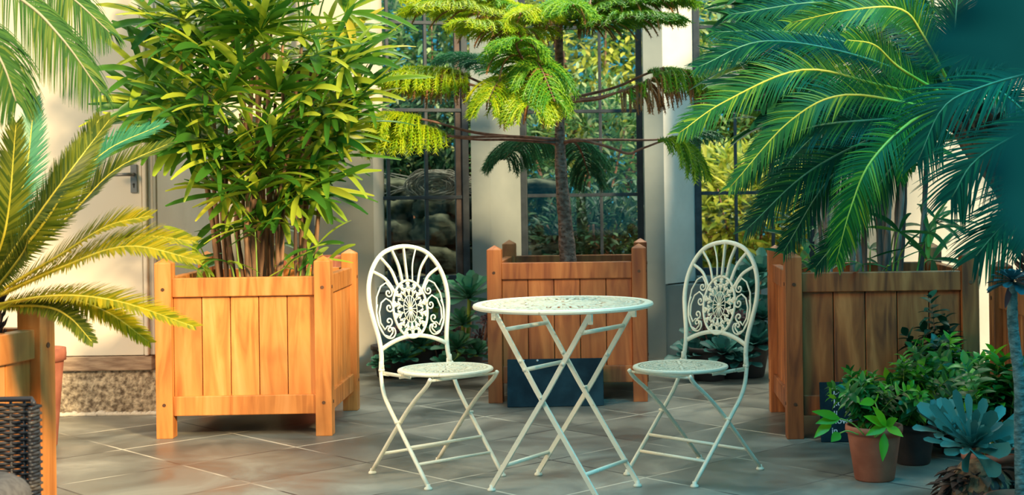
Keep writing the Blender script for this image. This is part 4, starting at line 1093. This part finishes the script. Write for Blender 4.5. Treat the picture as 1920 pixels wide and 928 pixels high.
for (x, y, d, w, nr) in (
    (1790, 735, 4.88, 0.055, (0.3, -1, 0.3)), (1745, 765, 4.82, 0.06, (0.3, -0.8, 0.7)), (1815, 742, 4.95, 0.04, (0, -1, 0.3)), (1845, 750, 4.92, 0.05, (0, -1, 0.3)),
    (1770, 750, 4.95, 0.05, (0.2, -1, 0.4)), (1725, 760, 4.98, 0.07, (0.3, -1, 0.3)), (1762, 750, 5.0, 0.06, (0, -1, 0.4)), (1880, 765, 5.0, 0.055, (-0.2, -1, 0.3)),
    (1862, 772, 4.80, 0.075, (0, -1, 0.2)), (1905, 795, 4.85, 0.075, (-0.4, -1, 0.2)), (1770, 825, 4.70, 0.05, (0.1, -0.6, 1)), (1775, 852, 4.72, 0.055, (0, -0.8, 0.8)),
    (1835, 858, 4.68, 0.095, (0, -1, 0.35)), (1892, 848, 4.70, 0.085, (-0.1, -1, 0.35)), (1872, 890, 4.74, 0.075, (0, -1, -0.1)), (1805, 880, 4.74, 0.055, (0, -1, 0)),
    (1735, 825, 4.85, 0.045, (0.2, -0.6, 1)), (1935, 830, 4.85, 0.06, (0, -0.7, 1)), (1925, 775, 4.95, 0.07, (-0.3, -1, 0.3)), (1800, 790, 4.78, 0.05, (0.1, -0.8, 0.8)),
    (1830, 770, 4.85, 0.045, (0.1, -1, 0.5)), (1755, 790, 4.9, 0.05, (0.1, -0.9, 0.5)), (1850, 800, 4.75, 0.06, (0, -1, 0.4))):
    b = MB(); rx_, ry_, rd_ = rosA; d -= 0.12; w *= 0.82 if y < 830 else 0.9
    paddle(b, gp(rx_+(x-rx_)*0.12, ry_+(y-ry_)*0.1, rd_), gp(x, y, d), w, nr)
    b.build('leaf', M['glauc'], GS)
for k, (x, y, d, n_, L_, W_) in enumerate(((1822, 840, 4.74, 22, 0.13, 0.042), (1770, 815, 4.86, 20, 0.13, 0.045), (1880, 850, 4.80, 18, 0.11, 0.05))):
    b = MB(); rosette(b, gp(x, y, d), (0.1*(k-1), -0.5, 0.9), n_, L_, W_, k+50, flat=0.45); b.build('rosette', M['glauc'], GS)
# tall aeonium: stem with a dusky rosette
AE = empty('tall_aeonium', (at(1915, 880, 4.55).x, 4.55, 0), 'tall bare succulent stem topped by a dusky blue rosette, right edge', 'plant')
pot(AE, 0.12, 0.16)
al = AE.location
cc = [V((0.0, 0, 0.12))] + [at(x, y, 4.55)-al for x, y in ((1913, 800), (1912, 720), (1900, 620), (1898, 560), (1898, 530))]
b = MB(); cc = bez(cc, 30); b.tube(cc, [0.021-0.006*i/30+0.0015*(i % 2) for i in range(31)], 12); b.build('stem', M['succ_trunk'], AE)
b = MB(); ct = cc[-1]; ra = random.Random(3)
for i in range(34):
    a = i*2.39996; t_ = i/34
    d = V((math.cos(a), math.sin(a), -0.25+1.3*t_))
    b.blade(ct+V((0, 0, 0.012*t_)), d, V((0, 0, 1))-d*0.3, 0.095*(1-0.55*t_), 0.042*(1-0.4*t_), 0.55*(1-t_), 6, 0.3, 'spoon')
b.build('rosette', M['dusky'], AE)
b = MB(); b.blade(ct, (-0.5, -0.4, -0.9), (0, -1, 0), 0.09, 0.02, 0.9, 6, 0.3); b.build('dry_leaf', M['purple'], AE)

# terracotta pots half hidden at the left, and behind the lady palm
TP = empty('terracotta_pot', (at(62, 700, 6.6).x, 6.6, 0), 'terracotta pot peeping out behind the orange planter at the left', 'pot')
pot(TP, 0.145, at(80, 668, 6.6).z+0.035, rim=0.055)
q = at(583, 482, 8.1)
TP2 = empty('terracotta_trough', (q.x-0.02, 8.2, 0), 'square terracotta trough behind the lady palm planter', 'pot')
b = MB(); h = q.z
b.box((-0.16, -0.14, 0), (0.14, -0.11, h-0.08)); b.box((-0.16, 0.11, 0), (0.14, 0.14, h-0.08)); b.box((-0.16, -0.11, 0), (-0.13, 0.11, h-0.08)); b.box((0.11, -0.11, 0), (0.14, 0.11, h-0.08)); b.box((-0.13, -0.11, 0.02), (0.11, 0.11, 0.05))
b.build('body', M['terracotta'], TP2, smooth=False)
b = MB(); b.box((-0.18, -0.16, h-0.08), (0.16, -0.11, h)); b.box((-0.18, 0.11, h-0.08), (0.16, 0.16, h)); b.box((-0.18, -0.11, h-0.08), (-0.13, 0.11, h)); b.box((0.11, -0.11, h-0.08), (0.16, 0.11, h))
b.build('rim', M['terracotta'], TP2, smooth=False, bevel=0.006)

# ---- rosette succulents under the windows
def succ(name, base, label, heads, mat, potr=0.13, poth=0.2, L=0.13, W=0.055, n=26, cat='plant', group=None, seed=0, pmat='dark_pot', prof='spoon'):
    t = empty(name, base, label, cat, group)
    pot(t, potr, poth, M[pmat])
    for k, (x, y, d, s) in enumerate(heads):
        h = at(x, y, d)-V(base)
        b = MB(); b.tube(bez([V((h.x*0.2, h.y*0.2, poth-0.04)), V((h.x*0.75, h.y*0.75, (poth+h.z)/2-0.02)), h], 8), 0.012, 8)
        st = b.build('stem', M['stem_green'] if mat != 'agave' else M['cane_grey'], t)
        b = MB(); rosette(b, h, V((h.x*0.5, -0.45, 1)), n, L*s, W*s, k+seed, prof)
        b.build('rosette', M[mat], st)
    return t
def fl(x, y): p = Fl(x, y); return (p.x, p.y, 0)
succ('aeonium', fl(872, 706), 'green rosette succulent with its largest head beside the middle planter', [(880, 560, 8.55, 1.45), (858, 655, 8.5, 1.1), (838, 690, 8.45, 0.9), (868, 610, 8.6, 1.0), (895, 665, 8.5, 0.8)], 'aeonium', L=0.14)
succ('aeonium', fl(800, 704), 'green rosette succulent seen through the first chair', [(815, 575, 8.8, 0.8), (790, 650, 8.7, 1.0), (822, 540, 8.9, 0.9), (760, 672, 8.6, 0.9), (800, 612, 8.7, 0.9), (775, 630, 8.7, 0.8)], 'aeonium', seed=7)
succ('aeonium', fl(735, 706), 'small green succulent behind the seat of the chair by the orange planter', [(735, 672, 8.6, 1.0), (715, 685, 8.6, 0.8), (755, 660, 8.7, 0.8)], 'aeonium', seed=17, L=0.11)
def purple_heap(loc, label, n, sx_, sy_, hz, seed):
    t = empty('purple_succulent', loc, label, 'plant'); r = random.Random(seed)
    pot(t, 0.14, 0.12, M['dark_pot']); 
    for k in range(n):
        h = V((r.uniform(-sx_, sx_), r.uniform(-sy_, sy_), r.uniform(0.14, hz)))
        b = MB(); b.tube([V((h.x*0.3, h.y*0.3, 0.08)), V((h.x*0.8, h.y*0.8, h.z*0.5)), h], 0.006, 6); s = b.build('stem', M['twig'], t)
        b = MB(); rosette(b, h, (r.uniform(-0.4, 0.4), -0.5, 0.8), 16, 0.055, 0.024, k); b.build('rosette', M['purple'], s)
    return t
p = fl(840, 716); purple_heap((p[0]+0.02, p[1]+0.3, 0), 'purple-brown leafy succulent heap between the chair and the middle planter', 30, 0.26, 0.10, 0.42, 2)
p = fl(760, 718); purple_heap((p[0], p[1]+0.35, 0), 'smaller purple-brown succulent heap seen under the arch of the first chair', 14, 0.18, 0.08, 0.28, 3)
succ('broad_leaf_succulent', fl(1330, 712), 'broad blue-green rosette plant seen through the second chair', [(1330, 650, 8.7, 1.3), (1300, 672, 8.6, 1.0), (1355, 668, 8.5, 1.0), (1365, 600, 8.9, 1.2)], 'agave', L=0.17, W=0.07)
succ('broad_leaf_succulent', fl(1405, 706), 'broad blue-green rosette plant between the second chair and the brown planter', [(1415, 650, 8.6, 1.25), (1400, 555, 8.9, 1.5), (1425, 520, 9.0, 1.3), (1430, 600, 8.7, 1.1), (1390, 680, 8.5, 0.9)], 'agave', L=0.17, W=0.07, seed=9)
p = fl(1385, 722); purple_heap((p[0], p[1]+0.35, 0), 'purple-brown plant behind the second chair, beside the blue-green rosettes', 16, 0.22, 0.08, 0.40, 6)

# ================================================================== wicker armchair (faces right; its far arm and cushion show)
WC = empty('wicker_armchair', (-1.78, 3.32, 0), 'dark woven wicker armchair with a taupe seat cushion, bottom left corner', 'armchair')
def weave(mb, path, z0, z1, pitch=0.0088, r=0.0046, amp=0.0042, stake=0.02, path_n=None):
    """strands woven in and out along path (plan points), row over row"""
    pl = [V((*p, 0)) for p in path]; c = bez(pl, 200) if len(pl) > 2 else [pl[0].lerp(pl[1], i/200) for i in range(201)]
    # arc length
    ln = [0]
    for i in range(1, len(c)): ln.append(ln[-1]+(c[i]-c[i-1]).length)
    tot = ln[-1]; ns = max(4, int(tot/(stake/2)))
    pts = []; k = 0
    for j in range(ns+1):
        s = tot*j/ns
        while k < len(ln)-2 and ln[k+1] < s: k += 1
        f = (s-ln[k])/max(1e-9, ln[k+1]-ln[k]); p = c[k].lerp(c[k+1], min(1, f))
        T = (c[k+1]-c[k]).normalized(); pts.append((p, V((-T.y, T.x, 0)), s))
    rows = int((z1-z0)/pitch)
    for i in range(rows):
        z = z0+pitch*(i+0.5); ph = PI*(i % 2)
        mb.tube([p + n*amp*math.sin(PI*s/stake*1.0+ph+PI/2) + V((0, 0, z)) for p, n, s in pts], r, 5)
XE = at(80, 800, 3.6).x - WC.location.x
top = at(60, 746, 3.6).z
for nm, yy in (('arm', 0.28), ('arm', -0.32)):
    b = MB()
    weave(b, [(-0.62, yy+0.02), (XE-0.14, yy+0.02), (XE-0.03, yy+0.015), (XE-0.003, yy-0.02), (XE-0.012, yy-0.055)] if yy > 0 else [(-0.62, yy), (XE-0.05, yy), (XE-0.005, yy+0.02)], 0.06, top-0.012)
    a_ = b.build(nm, M['wicker'], WC)
    b = MB(); b.tube([(-0.62, yy, top-0.004), (XE-0.03, yy+0.01, top-0.004), (XE-0.01, yy-0.03, top-0.010)], 0.007, 8)
    for sx2 in range(0, 26): 
        x = -0.6+sx2*(XE+0.58)/26
        b.tube([(x, yy+0.02, 0.05), (x, yy+0.02, top-0.01)], 0.004, 5)
    b.build('arm_frame', M['wicker'], a_)
b = MB(); weave(b, [(-0.64, -0.32), (-0.66, 0.0), (-0.64, 0.28)], 0.06, 0.88); b.build('backrest', M['wicker'], WC)
b = MB(); weave(b, [(XE-0.012, -0.28), (XE-0.012, 0.215)], 0.08, 0.36); b.build('front_panel', M['wicker'], WC)
b = MB(); b.box((-0.6, -0.29, 0.32), (XE-0.02, 0.25, 0.36)); b.build('seat', M['wicker'], WC, smooth=False)
for (x, y) in ((XE-0.06, 0.24), (XE-0.06, -0.28), (-0.62, 0.24), (-0.62, -0.28)):
    b = MB(); b.tube([(x, y, 0), (x, y, 0.1)], 0.02, 10); b.build('leg', M['wicker'], WC)
# cushion: rounded slab
b = MB(); cx_, cy_, ex, ey = -0.27, -0.03, 0.5*(XE+0.55)-0.03, 0.255
cx_ = XE+0.035-ex
zt = at(40, 890, 3.45).z; zb = 0.362
n = 48
for zi in range(9):
    v = zi/8; z = zb+(zt-zb)*v; inset = 0.035*(abs(2*v-1))**3
    for k in range(n):
        a = 2*PI*k/n; ca, sa = math.cos(a), math.sin(a); e = 0.35
        b.v.append((cx_+(ex-inset)*math.copysign(abs(ca)**e, ca), cy_+(ey-inset)*math.copysign(abs(sa)**e, sa), z))
for zi in range(8):
    for k in range(n): b.f.append((zi*n+k, zi*n+(k+1) % n, (zi+1)*n+(k+1) % n, (zi+1)*n+k))
b.f.append(tuple(8*n+k for k in range(n))); b.f.append(tuple(range(n-1, -1, -1)))
tag(b.build('seat_cushion', M['cushion']), 'taupe grey seat cushion lying on the wicker armchair', 'cushion').location = WC.location

# ================================================================== the garden beyond the windows
def shrub(name, loc, label, rx, ry, rz_, n, L, W, mat, seed, cat='shrub', zc=None, prof='ovate'):
    r = random.Random(seed); t = empty(name, loc, label, cat, 'greenery beyond the windows')
    zc = zc if zc is not None else rz_*0.9
    st = MB()
    for k in range(7):
        a = r.uniform(0, 2*PI); st.tube(bez([(0, 0, 0), (rx*0.3*math.cos(a), ry*0.3*math.sin(a), zc*0.6), (rx*0.7*math.cos(a), ry*0.7*math.sin(a), zc+rz_*0.5)], 8), [0.03-0.003*i for i in range(9)], 6)
    st.build('trunk', M['twig'], t)
    b = MB()
    for i in range(n):
        u = V((r.gauss(0, 1), r.gauss(0, 1), r.gauss(0, 1))).normalized()
        q = V((u.x*rx, u.y*ry, u.z*rz_))*(r.uniform(0.55, 1.05))
        k = 1+0.28*noise.noise(q*1.6+V((seed, 0, 0)))
        q = q*k + V((0, 0, zc))
        if q.z < 0.02: q.z = 0.02+0.1*r.random()
        d = (u+V((r.uniform(-1, 1), r.uniform(-1, 1), r.uniform(-0.8, 0.6)))).normalized()
        b.blade(q, d, V((0, -0.5, 1)), L*r.uniform(0.7, 1.3), W, 0.4, 2, 0.2, 'lance')
    b.build('foliage', M[mat], t)
    return t
def G(x, d): return (at(x, 350, d).x, d, -0.02)
shrub('garden_tree', G(815, 14.5), 'pale green tree behind the rock wall, seen in the window left of the pine', 1.2, 0.9, 1.1, 4200, 0.13, 0.05, 'bush_a', 1, 'tree', zc=2.35)
shrub('garden_tree', G(1130, 14.0), 'yellow-green tree high in the window behind the pine', 1.1, 0.9, 1.2, 4600, 0.10, 0.045, 'bush_b', 3, 'tree', zc=2.75)
shrub('garden_shrub', G(1095, 12.4), 'grey-green shrub in the middle of the window behind the pine', 0.95, 0.6, 0.80, 4200, 0.10, 0.035, 'bush_a', 4, zc=1.35)
shrub('garden_shrub', G(1120, 11.5), 'dark green shrub low in the window behind the pine', 0.80, 0.4, 0.55, 3400, 0.10, 0.034, 'bush_c', 5, zc=0.62)
shrub('garden_shrub', G(1400, 12.2), 'yellow-leaved shrub in the window behind the second chair', 0.75, 0.6, 0.62, 3400, 0.15, 0.045, 'bush_b', 6, zc=0.85)
shrub('garden_shrub', G(1350, 13.6), 'green shrub high in the right window beside the pier', 0.9, 0.6, 1.0, 3400, 0.12, 0.045, 'bush_a', 7, zc=1.75)
shrub('garden_tree', G(1500, 14.5), 'yellow-green tree behind the fronds in the right window', 1.1, 0.8, 1.2, 3000, 0.13, 0.05, 'bush_b', 8, 'tree', zc=2.4)
shrub('garden_shrub', G(850, 12.6), 'dark green shrub on the rock wall in the left window', 0.5, 0.35, 0.5, 2600, 0.09, 0.035, 'bush_c', 9, zc=1.75)
shrub('garden_shrub', G(690, 12.4), 'dark shrub above the rocks at the left of the left window', 0.55, 0.35, 0.5, 2200, 0.09, 0.035, 'bush_c', 10, zc=1.65)
# rock wall in the left window
b0 = None; rr_ = random.Random(12); kk = 0
rocks = []
for row, (z, hgt) in enumerate(((0.0, 0.30), (0.27, 0.26), (0.50, 0.24), (0.72, 0.25), (0.94, 0.20), (1.12, 0.14))):
    x = at(610, 350, 11.4).x - rr_.uniform(0, 0.2)
    while x < at(930, 350, 11.4).x:
        w = rr_.uniform(0.26, 0.55)
        b = MB(); b.ball((0, 0, 0), 1.0, 18, 12)
        sd_ = rr_.uniform(0, 50)
        for i, (px_, py_, pz_) in enumerate(b.v):
            q = V((px_, py_, pz_)); q = V([math.copysign(abs(c)**0.7, c) for c in q]); k = 1+0.35*noise.noise(q*1.4+V((sd_, 0, 0)))+0.22*noise.noise(q*3.3+V((sd_, 0, 0)))
            b.v[i] = (q.x*k*w*0.56, q.y*k*0.26, q.z*k*hgt*0.56)
        o = b.build('garden_rock', M['rock'])
        o.location = (x+w/2, 11.4+0.06*row, z+hgt*0.5-0.02); tag(o, 'rough boulder of the garden rock wall in the left window', 'rock', 'boulders of the garden wall')
        x += w*0.98
# tangle of dry stems on the wall
b = MB(); r = random.Random(77); cN = at(815, 348, 10.98)
for i in range(34):
    a = r.uniform(0, 2*PI); pts = []
    rad = r.uniform(0.05, 0.16)
    for k in range(14):
        pts.append(cN + V((rad*math.cos(a+k*0.5)*1.5, r.uniform(-0.04, 0.04), rad*math.sin(a+k*0.5)*0.75 + 0.02*r.uniform(-1, 1))))
    b.tube(bez(pts, 40), 0.0045, 5)
for i in range(26):
    x = r.uniform(-0.45, 0.1)
    b.tube(bez([cN+V((x, 0.05, r.uniform(-0.08, 0.1))), cN+V((x+0.2, 0, r.uniform(-0.05, 0.08))), cN+V((x+0.4, 0.03, r.uniform(-0.1, 0.1)))], 10), 0.0045, 5)
tag(b.build('twig_tangle', M['dry_twig']), 'tangle of dry creeper stems on the rock wall in the left window', 'twigs', kind='stuff')
# tall hedge closing the garden
b = MB(); r = random.Random(99)
for i in range(16000):
    q = V((r.uniform(-6.5, 5.5), 17.2+r.uniform(-0.5, 0.5), r.uniform(0, 5.0)))
    b.blade(q, (r.uniform(-1, 1), r.uniform(-1, 0.3), r.uniform(-0.8, 0.6)), (0, -0.5, 1), 0.22, 0.09, 0.4, 2, 0.2)
tag(b.build('hedge', M['bush_a']), 'tall green hedge closing the garden beyond all the windows', 'hedge', kind='stuff')
